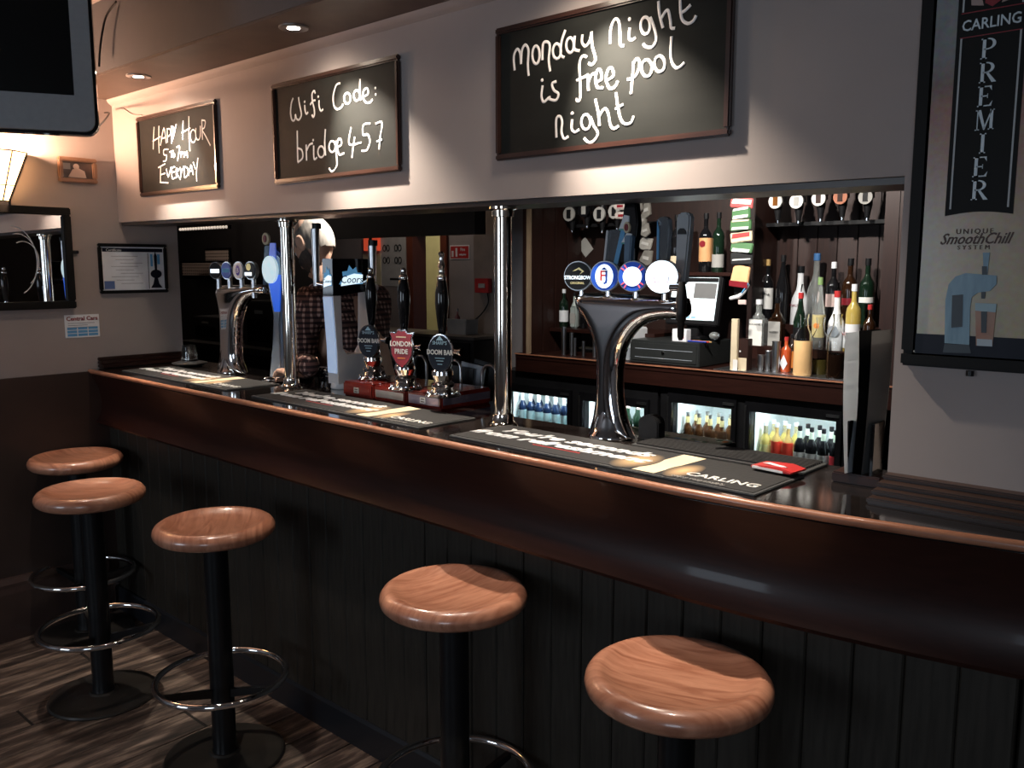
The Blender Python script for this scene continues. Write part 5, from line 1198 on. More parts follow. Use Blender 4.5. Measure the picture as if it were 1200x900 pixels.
def carafe(label, px_, top, w_, Y, liq, fill):
    p = at(px_, top, Y=Y); dep = (p-Vector((0, 0, EYE))).dot(_fw); h = p.z-Zw; r = w_/2*dep/F
    t = thing('carafe', label, 'carafe', (p.x, Y, Zw), 0, g0)
    MB().lathe([(r*.99, h*fill+.0005), (r, h*.58), (r*.9, h*.66), (r*.5, h*.78), (r*.42, h*.9), (r*.55, h), (r*.50, h), (r*.38, h*.9), (r*.46, h*.78), (r*.86, h*.66), (r*.95, h*.58), (r*.95, h*fill+.0005)], 28).build('glass', CLEAR, t)
    MB().lathe([(0, 0), (r*.95, 0), (r, h*.02), (r, h*fill), (0, h*fill)], 28).build('juice', liq, t)
carafe('glass carafe filled with peach-coloured juice on the worktop', 943, 368, 21, 4.22, JUICE, .57)
carafe('glass carafe with a little dark green cordial, middle one of three', 962, 372, 19, 4.33, G('cordial', (0.05, 0.04, 0.01)), .26)
carafe('glass carafe half filled with cola, rightmost of three', 982, 368, 21, 4.22, COLA, .38)
for i, (px_, top, w_, lab) in enumerate(((892, 416, 8, 'smallest steel measuring cup of three on the worktop'), (900.5, 411, 7, 'middle steel measuring cup of three on the worktop'), (910, 400, 10, 'tallest steel measuring cup of three on the worktop'))):
    p = at(px_, top, Y=4.26); dep = (p-Vector((0, 0, EYE))).dot(_fw); h = p.z-Zw; r = w_/2*dep/F
    t = thing('measuring_cup', lab, 'cup', (p.x, 4.26, Zw), 0, 'steel measuring cups'); MB().lathe([(0, 0), (r*.85, 0), (r, h), (r*.93, h), (r*.8, h*.04), (0, h*.04)], 24).build('cup', STEEL, t)
    MB().lathe([(r, h-0.003), (r*1.05, h-0.002), (r*1.05, h), (r, h+0.001)], 24).build('rim', STEEL, t)
# optics with inverted bottles
def optic(px_, py_, Y, label, disc_m, mark_m):
    p = at(px_, py_, Y=Y); t = thing('spirit_optic', label, 'optic', (p.x, Y, p.z), 0, 'wall optics under inverted bottles')
    dep = (p-Vector((0, 0, EYE))).dot(_fw); r = 8.3*dep/F
    MB().disc(r, -0.006, 0.006).build('label_disc', disc_m, t); MB().box(-r*.36, r*.36, -0.008, -0.006, -r*.62, r*.62).build('disc_mark', mark_m, t)
    MB().lathe([(0, -0.10), (0.012, -0.10), (0.016, -0.07), (0.022, -0.04), (0.026, 0.03), (0.02, 0.06), (0, 0.06)], 16, T(0, 0.034, 0)).build('optic_body', BLK, t)
    MB().lathe([(0, -0.115), (0.010, -0.115), (0.011, -0.10), (0, -0.10)], 12, T(0, 0.034, 0)).build('nozzle', CHROME, t)
    MB().lathe([(0, 0.05), (0.014, 0.05), (0.015, 0.10), (0.036, 0.17), (0.038, 0.32), (0, 0.33)], 18, T(0, 0.034, 0)).build('inverted_bottle', BLKGL, t)
    MB().box(-0.012, 0.012, 0.05, 0.09, 0.0, 0.03).build('bracket', BLK, t)
OPL = ['leftmost', 'second', 'middle', 'fourth', 'rightmost']
for i, (x, y, dm, mm) in enumerate(((909, 236, PAPER, AMB), (933.5, 236, PAPER, GREYPAP), (959.5, 233, PAPER, FRAMEW), (985, 231, mat('copper_label', (0.35, 0.12, 0.06), 0.5), FRAMEW), (1014.5, 231, GREYPAP, BLK))):
    optic(x, y, YK-0.24, '%s of five black spirit optics with round labels above the right bottles' % OPL[i], dm, mm)
for i, (x, y, dm, mm) in enumerate(((667, 251, GREYPAP, BLK), (684.5, 246, BLKG, GREYPAP), (702.5, 251, GREYPAP, BLK), (720, 248, GREYPAP, BLK))):
    optic(x, y, YK-0.24, '%s of four black spirit optics left of the tap handles' % ['leftmost', 'second', 'third', 'rightmost'][i], dm, mm)
# upper shelf bottles
g3 = 'bottles on the high shelf'
bpx('dark bottle with orange label and red oval on the high shelf', 828, 250, 15, 4.5, ZUs, 'spirit', BLKGL, BLK, mat('orange_tan_label', (0.62, 0.32, 0.14), 0.6), g3, lab_z=(.18, .58), extra=disc_on(DRED, .5, .48))
bpx('dark bottle with pale square label on the high shelf, beside the orange label one', 843, 249, 14, 4.5, ZUs, 'spirit', DKG, BLK, GREYPAP, g3, lab_z=(.08, .30))
bpx('dark bottle with cream label behind the tap handles on the high shelf', 794, 252, 16, 4.5, ZUs, 'spirit', BLKGL, BLK, CREAM, g3, lab_z=(.1, .28))
g4 = 'small bottles on the low shelf'
bpx('small dark bottle with white label and pale cap on the low left shelf', 661, 339, 11, 4.46, ZLs, 'spirit', DKG, WHT, WHT, g4, lab_z=(.15, .45))
bpx('small square pale bottle with black cap on the low left shelf', 673.5, 343, 9, 4.46, ZLs, 'spirit', mat('frosted_bottle', (0.35, 0.40, 0.38), 0.3), BLK, GREYPAP, g4, sq=True)
bpx('small dark bottle nearest the large tap on the low left shelf', 684, 345, 9, 4.46, ZLs, 'spirit', BLKGL, BLK, None, g4)
for i, (px_, top, w_, lab) in enumerate(((661, 383, 6.5, 'tall steel shot measure, leftmost on the left worktop'), (670, 390, 5, 'second steel shot measure on the left worktop'), (674, 396, 4, 'small steel shot measure, third on the left worktop'), (684, 400, 4, 'smallest steel shot measure on the left worktop'), (697, 396, 5, 'pale steel shot measure beside the large tap tower'))):
    p = at(px_, top, Y=4.26); dep = (p-Vector((0, 0, EYE))).dot(_fw); h = p.z-1.0015; r = w_/2*dep/F
    t = thing('shot_measure', lab, 'measure', (p.x, 4.26, 1.0015), 0, 'steel shot measures on the left'); MB().lathe([(0, 0), (r*.9, 0), (r, h), (r*.93, h), (r*.85, h*.04), (0, h*.04)], 20).build('cup', STEEL, t)
p = at(690, 409, Z=1.003); t = thing('bar_cloth', 'folded cream bar cloth on the edge of the left worktop', 'cloth', (p.x+0.02, p.y+0.02, 1.0015))
MB().prism([(-0.09, 0), (0.07, 0), (0.085, 0.008), (0.03, 0.016), (-0.05, 0.02), (-0.095, 0.01)], -0.04, 0.04, bev=0.004).build('cloth', CREAM, t); MB().box(-0.06, 0.05, -0.042, -0.036, 0.002, 0.006).build('fold', PAPER, t)
# pinned papers
for (x0, x1, y0, y1, rot, lab) in ((662, 675, 287, 312, 0.03, 'pale paper slip pinned to the back board, left one'), (680, 692, 280, 299, -0.7, 'tilted paper slip pinned to the back board, right one')):
    a, b_ = at(x0, y1, Y=YK-0.005), at(x1, y0, Y=YK-0.005)
    t = tag(MB().box(-(b_.x-a.x)/2, (b_.x-a.x)/2, -0.001, 0.001, -(b_.z-a.z)/2, (b_.z-a.z)/2).build('pinned_note', GREYPAP, smooth=False), lab, 'note'); t.location = ((a.x+b_.x)/2, YK-0.004, (a.z+b_.z)/2); t.rotation_euler = (0, rot, 0)

# till, cash drawer, printer
dx0 = at(738, 415, Y=4.19).x; dx1 = at(819, 425, Y=4.19).x; zt_ = at(780, 400, Y=4.19).z
t = thing('cash_drawer', 'black metal cash drawer on the worktop beneath the till screen', 'cash drawer', ((dx0+dx1)/2, 4.19, 1.0015)); hw_ = (dx1-dx0)/2; hz = zt_-1.0015
MB().box(-hw_, hw_, 0, 0.40, 0, hz, 0.004).build('casing', mat('drawer_black', (0.02, 0.022, 0.022), 0.4), t)
MB().box(-hw_+0.015, hw_-0.015, -0.004, 0.002, 0.015, hz-0.015, 0.002).build('drawer_front', mat('drawer_black', (0.02, 0.022, 0.022), 0.4), t)
MB().lathe([(0, 0), (0.009, 0), (0.009, 0.006), (0, 0.007)], 14, T(0, -0.003, hz*.5) @ Matrix.Rotation(PI/2, 4, 'X')).build('lock', CHROME, t)
for zz in (hz*.62, hz*.25): MB().box(-hw_+0.04, hw_-0.04, -0.0055, -0.003, zz, zz+0.003).build('groove_line', GREYP, t)
zd = 1.0015+hz+0.0005
c0, c1, c2_, c3_ = at(783, 320, Y=4.34), at(847, 321, Y=4.34), at(834, 384, Y=4.30), at(771, 379, Y=4.30)
t = thing('till_screen', 'black framed touchscreen till with bright display above the cash drawer', 'till', ((c2_.x+c3_.x)/2, 4.33, zd), math.radians(-4))
wS = (c1.x-c0.x)*1.0; zb_s = c3_.z-zd; hS = (c0.z-c3_.z)
Ml = T(0.02, 0, zb_s) @ Matrix.Rotation(-0.18, 4, 'X')
MB().box(-wS/2, wS/2, 0, 0.035, 0, hS*1.03, 0.006, M=Ml).build('bezel', BLK, t)
SCR = mat('till_display', (0.65, 0.75, 0.78), 0.3, emit=1.3, ecol=(0.72, 0.86, 0.9), col2=(0.8, 0.86, 0.86), scale=4)
sc_ = MB().box(-wS/2+0.022, wS/2-0.022, -0.0015, 0.001, 0.028, hS-0.02, M=Ml).build('display', SCR, t, smooth=False)
MB().box(0.0, wS/2-0.028, -0.0025, -0.0015, hS*.52, hS*.82, M=Ml).build('photo_tile', mat('tile_grey', (0.12, 0.12, 0.12), 0.4, emit=0.15, ecol=(0.5, 0.48, 0.46)), sc_)
MB().box(-wS/2+0.022, wS/2-0.022, -0.0025, -0.0015, hS*.84, hS-0.022, M=Ml).build('title_bar', BLK, sc_)
for k in range(5):
    MB().box(-wS/2+0.03+k*0.036, -wS/2+0.060+k*0.036, -0.0025, -0.0015, 0.034, 0.05, M=Ml).build('menu_button', mat('button_blue', (0.2, 0.35, 0.5), 0.4, emit=0.5, ecol=(0.4, 0.6, 0.8)), sc_)
MB().box(-0.07, 0.09, 0.0, 0.12, 0, 0.025, 0.004).build('base', BLK, t); MB().prism([(0.02, 0.02), (0.08, 0.02), (0.07, 0.22), (0.04, 0.22)], -0.02, 0.06, axis='X', bev=0.004).build('stand', BLK, t)
MB().sph((0.15, 0.05, 0.03), 0.03, (1, 1, 0.8)).build('cable_loop', PALEG, t)
p = at(798, 398, Y=4.24)
t = thing('card_box', 'small white card box with dark mark standing on the cash drawer', 'box', (p.x, 4.24, zd)); a_ = at(788, 385, Y=4.24)
hb = a_.z-zd; MB().box(-0.045, 0.045, -0.02, 0.03, 0, hb, 0.002).build('box', WHT, t); MB().box(0.01, 0.03, -0.0212, -0.02, hb*.25, hb*.65).build('dark_mark', DRED, t)
t = thing('pen_bundle', 'blue, red and yellow pens lying on the cash drawer', 'pens', (p.x+0.10, 4.24, zd))
for k, (c_, n_) in enumerate(((BLUE, 'blue_pen'), (RED, 'red_pen'), (GOLD, 'yellow_pen'))): MB().tube([(-0.06+0.01*k, 0.012*k, 0.005), (0.06+0.01*k, -0.005+0.012*k, 0.005)], 0.0045, 8).build(n_, c_, t)
a_, b_ = at(731, 420, Y=4.22), at(762, 386, Y=4.22)
t = thing('receipt_printer', 'pale receipt printer left of the cash drawer, partly behind the tap tower', 'printer', (min((a_.x+b_.x)/2-0.03, dx0-0.09), 4.23, 1.0015)); hp = b_.z-1.0015
MB().prism([(0, 0), (0.16, 0), (0.16, hp), (0.05, hp), (0, hp*.78)], -0.10, 0.08, axis='X', bev=0.006).build('casing', WHT, t); MB().box(-0.07, 0.05, 0.02, 0.03, hp*.88, hp+0.004).build('paper_slot', BLK, t); MB().box(-0.10, 0.075, -0.001, 0.003, 0.01, hp*.4).build('front_panel', GREYP, t)
# pale upright board and small cartons at the foot of the divider
a_, b_ = at(852, 427, Y=4.16), at(860, 374, Y=4.16)
t = thing('pale_upright_board', 'pale narrow wooden board standing upright right of the cash drawer', 'board', ((a_.x+b_.x)/2, 4.20, 1.0015))
MB().box(-0.014, 0.022, -0.01, 0.012, 0, b_.z-1.0015, 0.002).build('board', CREAM, t); MB().box(0.004, 0.03, -0.013, -0.0101, 0, 0.06).build('paper_strip', PAPER, t)
t = thing('small_carton', 'small red-brown carton with pale front beside the pale upright board', 'carton', (at(871, 420, Y=4.22).x, 4.23, 1.0015))
MB().box(-0.03, 0.03, -0.02, 0.03, 0, 0.17, 0.002).build('carton', MAHOGZ, t); MB().box(-0.024, 0.024, -0.022, -0.02, 0.0, 0.07).build('pale_front', CREAM, t); MB().box(-0.018, -0.010, -0.022, -0.02, 0.10, 0.108).build('white_dot', WHT, t)
# packets of snacks hanging on cards
random.seed(11)
def hang_card(label, items, group):
    t = thing('snack_packet', label, 'snack packet', items['loc'], 0, group); w_, h_ = items['w'], items['h']
    pts = [(-w_/2+random.uniform(-.004, .004), random.uniform(-.003, .003)), (w_/2, random.uniform(-.004, .006)), (w_/2+random.uniform(-.006, .004), h_), (0, h_-0.004+random.uniform(-.003, .004)), (-w_/2, h_+random.uniform(-.004, .002))]
    o = MB().prism(pts, -0.014, 0.004, bev=0.004).build('pouch', items['c'], t); o.rotation_euler = (random.uniform(-.15, .05), random.uniform(-.12, .12), random.uniform(-.2, .2))
    for (fz0, fz1, m) in items['bands']:
        b2 = MB().prism([(-w_*.42, h_*fz0), (w_*.40, h_*fz0+.002), (w_*.42, h_*fz1), (-w_*.38, h_*fz1)], -0.0165, -0.013).build('printed_band', m, t); b2.rotation_euler = o.rotation_euler
ys = [(223, 232, GOLD, [(.2, .7, CREAM)]), (231, 244, RED, [(.3, .8, PAPER)]), (243, 257, GREEN, [(.0, .3, PAPER), (.75, 1.0, PAPER)]), (257, 271, GREEN, [(.1, .35, PAPER), (.8, 1.0, CREAM)]), (271, 285, CREAM, [(.45, .85, RED)]), (284, 296, GREEN, [(.0, .35, PAPER)]), (295, 310, BLK, [(.3, .42, PAPER)])]
pos = ['topmost', 'second', 'third', 'fourth', 'fifth', 'sixth', 'lowest']
YN = YC + 0.06
for i, (a0, a1, c_, bands) in enumerate(ys):
    a_, b_ = at(857.5 - (i % 2), a1, Y=YN), at(882, a0, Y=YN)
    hang_card('%s of the seven bright snack packets hanging beside the right compartment' % pos[i], dict(loc=((a_.x+b_.x)/2, YN, a_.z), w=b_.x-a_.x, h=b_.z-a_.z, c=c_, bands=bands), 'bright snack packets hanging in a column')
a_, b_ = at(856, 333, Y=YN), at(880, 311, Y=YN)
t = thing('tan_packet', 'pale orange paper packet hanging below the bright snack packets', 'packet', ((a_.x+b_.x)/2, YN, a_.z)); w_, h_ = b_.x-a_.x, b_.z-a_.z
MB().prism([(-w_/2, .01), (w_/2-.01, 0), (w_/2, h_-.01), (0.0, h_), (-w_/2+.02, h_-.004)], -0.012, 0.006, bev=0.004).build('pouch', mat('tan_paper', (0.75, 0.45, 0.22), 0.6), t)
MB().prism([(-w_/2, -.008), (w_/2-.01, -.02), (w_/2-.01, .012), (-w_/2, .02)], -0.015, -0.011).build('red_band', DRED, t)
a_ = at(866, 350, Y=YN)
t = thing('spectacle_case', 'white and blue plastic item hooked under the pale orange packet', 'plastic item', (a_.x, YN, a_.z))
MB().tube([(-0.05, 0, 0.0), (0.0, -0.004, 0.012), (0.03, 0, 0.035), (0.055, 0, 0.075)], [0.010, 0.012, 0.008, 0.004], 10).build('white_arm', WHT, t); MB().tube([(0.02, -0.012, 0.03), (0.055, -0.01, 0.08)], 0.004, 8).build('blue_arm', LBLUE, t); MB().box(0.0, 0.045, -0.01, 0.0, -0.03, -0.005, 0.002).build('pink_tag', mat('pale_pink_label', (0.6, 0.45, 0.42), 0.6), t)
strip = tag(MB().box(at(869, 300, Y=YN+.03).x-.03, at(869, 300, Y=YN+.03).x+.03, YN+0.022, YN+0.025, at(869, 345, Y=YN).z, 2.15).build('hanging_card', BLK, smooth=False), 'black backing card behind the hanging snack packets', 'card')
random.seed(4)
gy = [(236, 256, 752, 766), (250, 266, 747, 760), (262, 278, 752, 764), (277, 293, 746, 762), (292, 312, 748, 765), (256, 272, 744, 754), (238, 250, 742, 756)]
pos = ['topmost right', 'third', 'fourth', 'fifth', 'lowest', 'middle left', 'topmost left']
for i, (a0, a1, x0, x1) in enumerate(gy):
    a_, b_ = at(x0, a1, Y=YC+.2+.02*(i % 2)), at(x1, a0, Y=YC+.2+.02*(i % 2))
    t = thing('nut_packet', '%s grey foil nut packet hanging behind the blue tap handles' % pos[i], 'snack packet', ((a_.x+b_.x)/2, YC+.2+.02*(i % 2), a_.z), 0, 'grey foil nut packets'); w_, h_ = b_.x-a_.x, b_.z-a_.z
    o = MB().prism([(-w_/2, h_*.3), (-w_*.1, 0), (w_/2, h_*.15), (w_/2, h_), (-w_*.2, h_*.92)], -0.01, 0.004, bev=0.003).build('pouch', mat('grey_foil', (0.16, 0.155, 0.14), 0.4, 0.3, col2=(0.3, 0.28, 0.25), scale=20), t); o.rotation_euler = (0, random.uniform(-.3, .3), random.uniform(-.4, .4))
    o2 = MB().box(-w_*.2, w_*.3, -0.0125, -0.009, h_*.4, h_*.6).build('printed_band', GREYPAP, t); o2.rotation_euler = o.rotation_euler
a_ = at(727, 245, Y=YC+.25)
for k, (x, y) in enumerate(((728, 241), (729, 252))):
    a_ = at(x, y, Y=YC+.16+.03*k)
    t = thing('pale_packet', ['upper crumpled pale packet beside the left optics', 'lower crumpled pale packet beside the left optics'][k], 'snack packet', a_, 0, 'pale packets beside the optics')
    o = MB().prism([(-.045, -.02), (.04, -.025), (.05, .02), (.0, .032), (-.05, .01)], -0.012, 0.01, bev=0.005).build('pouch', mat('pale_packet_print', (0.35, 0.3, 0.28), 0.5, col2=(0.55, 0.5, 0.45), scale=30), t)
    MB().box(-.02, .02, -0.015, -0.011, -.01, .004).build('printed_band', DRED, t)

# bottles in the fridges
def fridge_rows(i, spec, group, ztop=0.745):
    pass
fb = {}
def fridge_bottle(kind, x, y, z, label, group):
    if kind not in fb:
        gl, cap, lab, lz, neck = kind_spec[kind]
        t = bottle(label, x, y, z, 0.215, 0.028, 'beer', gl, cap, lab, group, lab_z=lz)
        if neck is not None: MB().lathe([(0.0112, 0.155), (0.0125, 0.155), (0.0118, 0.19), (0.0105, 0.19)], 14).build('neck_label', neck, t)
        fb[kind] = (t, tree_of(t)); return t
    t, tr = fb[kind]; c = copy_tree(t, None, tr); c.location = (x, y, z); c['label'] = label; c['group'] = group
    return c
LBL1 = mat('cyan_white_label', (0.55, 0.75, 0.78), 0.5)
kind_spec = {
 'navy': (G('navy_glass', (0.01, 0.02, 0.05)), WHT, LBL1, (.04, .44), WHT),
 'green': (DKG, mat('pale_pink_label', (0.6, 0.45, 0.42), 0.6), WHT, (.12, .4), None),
 'brown': (G('brown_glass', (0.035, 0.014, 0.005)), STEEL, mat('silver_label', (0.45, 0.42, 0.36), 0.5), (.1, .36), mat('gold_label', (0.5, 0.42, 0.2), 0.5)),
 'yellow': (G('yellow_liquid_glass', (0.75, 0.62, 0.18), 0.3), WHT, mat('yellow_green_label', (0.6, 0.6, 0.25), 0.5), (.1, .45), PALEG),
 'red': (G('clear_orange_glass', (0.5, 0.35, 0.12), 0.2), WHT, mat('bright_red_label', (0.6, 0.04, 0.02), 0.5), (.06, .56), None),
 'white': (BLKGL, BLK, GREYPAP, (.08, .38), mat('pale_green_neck', (0.7, 0.8, 0.66), 0.5)),
 'crimson': (BLKGL, BLK, mat('crimson_label', (0.4, 0.02, 0.03), 0.5), (.08, .40), mat('pale_green_neck', (0.7, 0.8, 0.66), 0.5))}
FZ = 0.5205
ORD = ['first', 'second', 'third', 'fourth', 'fifth', 'sixth', 'seventh']
rows = [(0, [('navy', 7)], 'pale-labelled bottle in the leftmost fridge window', 'bottles in the leftmost fridge window'),
        (1, [('green', 6)], 'pink-capped green bottle in the second fridge window', 'bottles in the second fridge window'),
        (2, [('brown', 5)], 'brown beer bottle in the third fridge window', 'brown bottles in the third fridge window')]
for i, spec, lab, grp in rows:
    a, b_ = FD[i]; n = spec[0][1]
    for r in range(2):
        for k in range(n):
            if i == 1 and k < 2: continue
            fridge_bottle(spec[0][0], a+0.04+(b_-a-0.08)*k/(n-1)+0.006*r, 4.275+0.085*r, FZ, '%s, %s from left in its %s row' % (lab, ORD[k], ['front', 'rear'][r]), grp)
a, b_ = FD[3]
for k in range(7):
    kind = ['yellow', 'red', 'red', 'white', 'white', 'white', 'crimson'][k]
    lab = {'yellow': 'pale yellow bottle in the rightmost fridge window', 'red': 'clear bottle with bright red label at the front of the rightmost fridge window', 'white': 'dark bottle with pale neck label in the rightmost fridge window', 'crimson': 'dark bottle with crimson label in the rightmost fridge window'}[kind]
    grp = {'yellow': 'yellow bottles in the rightmost fridge window', 'red': 'red-labelled bottles in the rightmost fridge window', 'white': 'pale-necked bottles in the rightmost fridge window', 'crimson': 'crimson-labelled bottles in the rightmost fridge window'}[kind]
    fridge_bottle(kind, a+0.04+(b_-a-0.08)*k/6, 4.275, FZ, lab.split(' in the right')[0].split(' at the')[0] + ', %s from left in front row of rightmost fridge' % ORD[k], grp)
    fridge_bottle('yellow' if k < 3 else 'white', a+0.046+(b_-a-0.08)*k/6, 4.36, FZ, ('pale yellow bottle' if k < 3 else 'pale-necked dark bottle') + ', %s from left in rear row of rightmost fridge' % ORD[k], 'yellow bottles in the rightmost fridge window' if k < 3 else 'pale-necked bottles in the rightmost fridge window')

# ------------------------------------------------------------------ passage behind the bar, left part
a_, b_ = at(445, 335, Y=YP-.003), at(475, 275, Y=YP-.003)
t = thing('notice_sheet', 'white notice sheet with four pairs of round marks on the passage wall', 'notice', ((a_.x+b_.x)/2, YP-.001, a_.z)); w_, h_ = b_.x-a_.x, b_.z-a_.z
MB().box(-w_/2, w_/2, -.002, 0, 0, h_).build('sheet', mat('notice_paper', (0.5, 0.52, 0.54), 0.7), t, smooth=False)
for i in range(2):
    for j in range(2):
        cx, cz = -w_*.22+w_*.44*i, h_*(.75-.24*j)
        for s_ in (-.022, .022): MB().tube([(cx+s_+.018*math.cos(2*PI*k/14), -.003, cz+.024*math.sin(2*PI*k/14)) for k in range(14)], .004, 5, closed=True).build('ring_print', BLK, t)
MB().box(-w_*.1, w_*.3, -.003, -.002, h_*.12, h_*.16).build('text_line', BLK, t)
a_, b_ = at(426, 340, Y=YP-.006), at(446, 297, Y=YP-.006)
t = thing('cream_notice', 'cream paper notice beside the white notice sheet in the passage', 'notice', ((a_.x+b_.x)/2, YP-.001, a_.z)); w_, h_ = b_.x-a_.x, b_.z-a_.z
MB().box(-w_/2, w_/2, -.006, -.001, 0, h_).build('sheet', mat('cream_notice_paper', (0.65, 0.6, 0.42), 0.7), t, smooth=False); MB().box(-w_*.3, w_*.3, -.007, -.006, h_*.6, h_*.63).build('text_line', GREYPAP, t)
a_, b_ = at(426, 294, Y=YP-.03), at(443, 275, Y=YP-.03)
t = thing('red_box', 'small glowing red box above the cream notice in the passage', 'box', ((a_.x+b_.x)/2, YP-.001, a_.z)); w_, h_ = b_.x-a_.x, b_.z-a_.z
MB().box(-w_/2, w_/2, -.03, -.001, 0, h_, .004).build('case', mat('lit_red_plastic', (0.7, 0.06, 0.03), 0.4, emit=0.35, ecol=(1, 0.12, 0.05)), t); MB().box(-w_*.1, w_*.1, -.033, -.029, 0.0, h_).build('dark_band', BLK, t)
a_, b_ = at(527.5, 304, Y=YP-.003), at(550, 287, Y=YP-.003)
t = thing('fire_sign', 'red fire extinguisher sign with white border on the passage wall', 'sign', ((a_.x+b_.x)/2, YP-.001, a_.z)); w_, h_ = b_.x-a_.x, b_.z-a_.z
MB().box(-w_/2, w_/2, -.003, 0, 0, h_).build('plate', WHT, t, smooth=False); MB().box(-w_/2+.008, w_/2-.008, -.0045, -.003, .008, h_-.008).build('red_field', RED, t, smooth=False)
MB().box(-w_*.40, -w_*.30, -.0055, -.0045, h_*.18, h_*.6).build('extinguisher_mark', WHT, t); MB().box(-w_*.20, -w_*.10, -.0055, -.0045, h_*.18, h_*.8).build('flame_mark', WHT, t)
text('sign_word', 'Fire', h_*.30, WHT, t, T(w_*.17, -.005, h_*.68) @ UPR, bold=.0008); text('sign_word', 'extinguisher', h_*.20, WHT, t, T(w_*.17, -.005, h_*.34) @ UPR, sx=.72, bold=.0006)
ypp = YP-.1
a_, b_ = at(556, 343, Y=ypp-.04), at(572.5, 326.5, Y=ypp-.04)
t = thing('fire_call_point', 'red fire alarm call point on the pale pillar', 'call point', ((a_.x+b_.x)/2, ypp-.001, a_.z)); w_, h_ = b_.x-a_.x, b_.z-a_.z
MB().box(-w_/2, w_/2, -.04, -.001, 0, h_, .004).build('case', RED, t); MB().box(-w_*.2, w_*.25, -.043, -.04, h_*.35, h_*.65).build('window', GREYPAP, t)
tag(MB().tube(smooth_pts([Vector((b_.x-.03, ypp-.02, a_.z)), at(572, 355, Y=ypp-.03), at(564, 368, Y=ypp-.05), at(551, 379, Y=ypp-.07)], 6), .005, 6).build('alarm_cable', BLK), 'black cable drooping from the fire call point to the white basket', 'cable')
zc = at(537, 391, Y=4.35).z
t = thing('passage_cupboard', 'dark low cupboard with pale edge in the passage behind the bar', 'cupboard', (-4.95, 4.30, 0))
MB().box(-.70, .86, -.12, .17, 0, zc-.02).build('body', BLACKWALL, t); MB().box(-.71, .87, -.13, .18, zc-.02, zc, .003).build('top', mat('grey_brown_top', (0.10, 0.085, 0.075), 0.5), t)
for k in range(3): MB().box(-.68+.51*k, -.68+.51*k+.49, -.135, -.12, .06, zc-.04, .003).build('door', BLK, t)
a_, b_ = at(526, 391, Y=4.32), at(549, 375, Y=4.32)
t = thing('white_basket', 'white plastic basket on the passage cupboard below the fire sign', 'basket', ((a_.x+b_.x)/2, 4.36, zc+.0005)); w_ = b_.x-a_.x
hB = b_.z-a_.z
MB().prism([(-w_*.45, 0), (w_*.45, 0), (w_*.5, hB), (w_*.47, hB), (w_*.42, .006), (-w_*.42, .006), (-w_*.47, hB), (-w_*.5, hB)], -.06, .06).build('sides', mat('basket_white', (0.4, 0.39, 0.38), 0.5), t); MB().box(-w_*.45, w_*.45, -.062, -.056, 0.0, hB).build('front', MC['basket_white'], t); MB().box(-w_*.52, w_*.52, -.066, -.056, hB-.01, hB+.002).build('rim', MC['basket_white'], t)
t = bottle('small pinkish bottle standing in the white basket', at(536, 370, Y=4.36).x, 4.36, zc+.007, .17, .02, 'spirit', G('pink_bottle', (0.25, 0.08, 0.08)), GREYPAP, None, None)
a_, b_ = at(493.5, 301, Y=6.99), at(505, 277, Y=6.99)
t = thing('room_picture', 'small framed picture on the olive wall of the room beyond', 'picture', ((a_.x+b_.x)/2, 6.998, a_.z)); w_, h_ = b_.x-a_.x, b_.z-a_.z
frame_mesh(w_, h_, .02, .02).build('frame', CREAM, t); MB().box(-w_/2+.01, w_/2-.01, -.008, -.001, .01, h_-.01).build('image', mat('picture_green', (0.3, 0.3, 0.2), 0.5, col2=(0.5, 0.47, 0.3), scale=14), t)
# dark recess at the far left: lattice panels, strip of beads, counter and boxes
YR = 3.998
for (x0, x1, y0, y1, lab) in ((241, 268, 293, 308, 'upper pale lattice panel on the dark back wall at far left'), (214, 268, 308, 324, 'lower wide pale lattice panel on the dark back wall at far left')):
    a_, b_ = at(x0, y1, Y=YR-.02), at(x1, y0, Y=YR-.02)
    t = thing('lattice_panel', lab, 'panel', ((a_.x+b_.x)/2, YR, a_.z), 0, 'lattice panels'); w_, h_ = b_.x-a_.x, b_.z-a_.z
    MB().box(-w_/2, w_/2, -.02, 0, 0, h_).build('lattice', LATTICE, t, smooth=False); frame_mesh(w_+.02, h_+.02, .012, .024).build('frame', BLK, t)
a_, b_ = at(211, 271, Y=3.6), at(267, 267, Y=3.6)
t = thing('bead_reflection_strip', 'row of small white beads standing for light reflections above the lattice panels', 'reflection strip', ((a_.x+b_.x)/2, 3.6, a_.z))
MB().box(-(b_.x-a_.x)/2, (b_.x-a_.x)/2, 0, .03, 0, .03).build('rail', BLK, t)
MB().box(-.004, .004, .005, .02, .03, CEILZ-a_.z).build('hanger', BLK, t)
q0 = None; nb = 18
for k in range(nb):
    if q0 is None: q0 = MB().sph((0, -.004, .014), .012, u=10, v=8).build('bead', mat('bead_reflection', (0.9, 0.8, 0.7), 0.4, emit=0.5, ecol=(1, 0.85, 0.7)), t); o = q0  # reflections of a fluorescent put in as glowing beads
    else: o = q0.copy(); COL.objects.link(o); o.parent = t
    o.location = (-(b_.x-a_.x)/2*.96+(b_.x-a_.x)*.96*k/(nb-1), 0, 0)
t = thing('rear_counter', 'dark rear counter in the recess at the far left behind the bar', 'counter', (-5.1, 3.45, 0))
MB().box(-1.1, .9, -.25, .3, 0, .96, .004).build('body', BLACKWALL, t); MB().box(-1.12, .92, -.27, .32, .96, 1.0, .004).build('top', mat('grey_edge_top', (0.06, 0.055, 0.05), 0.3), t)
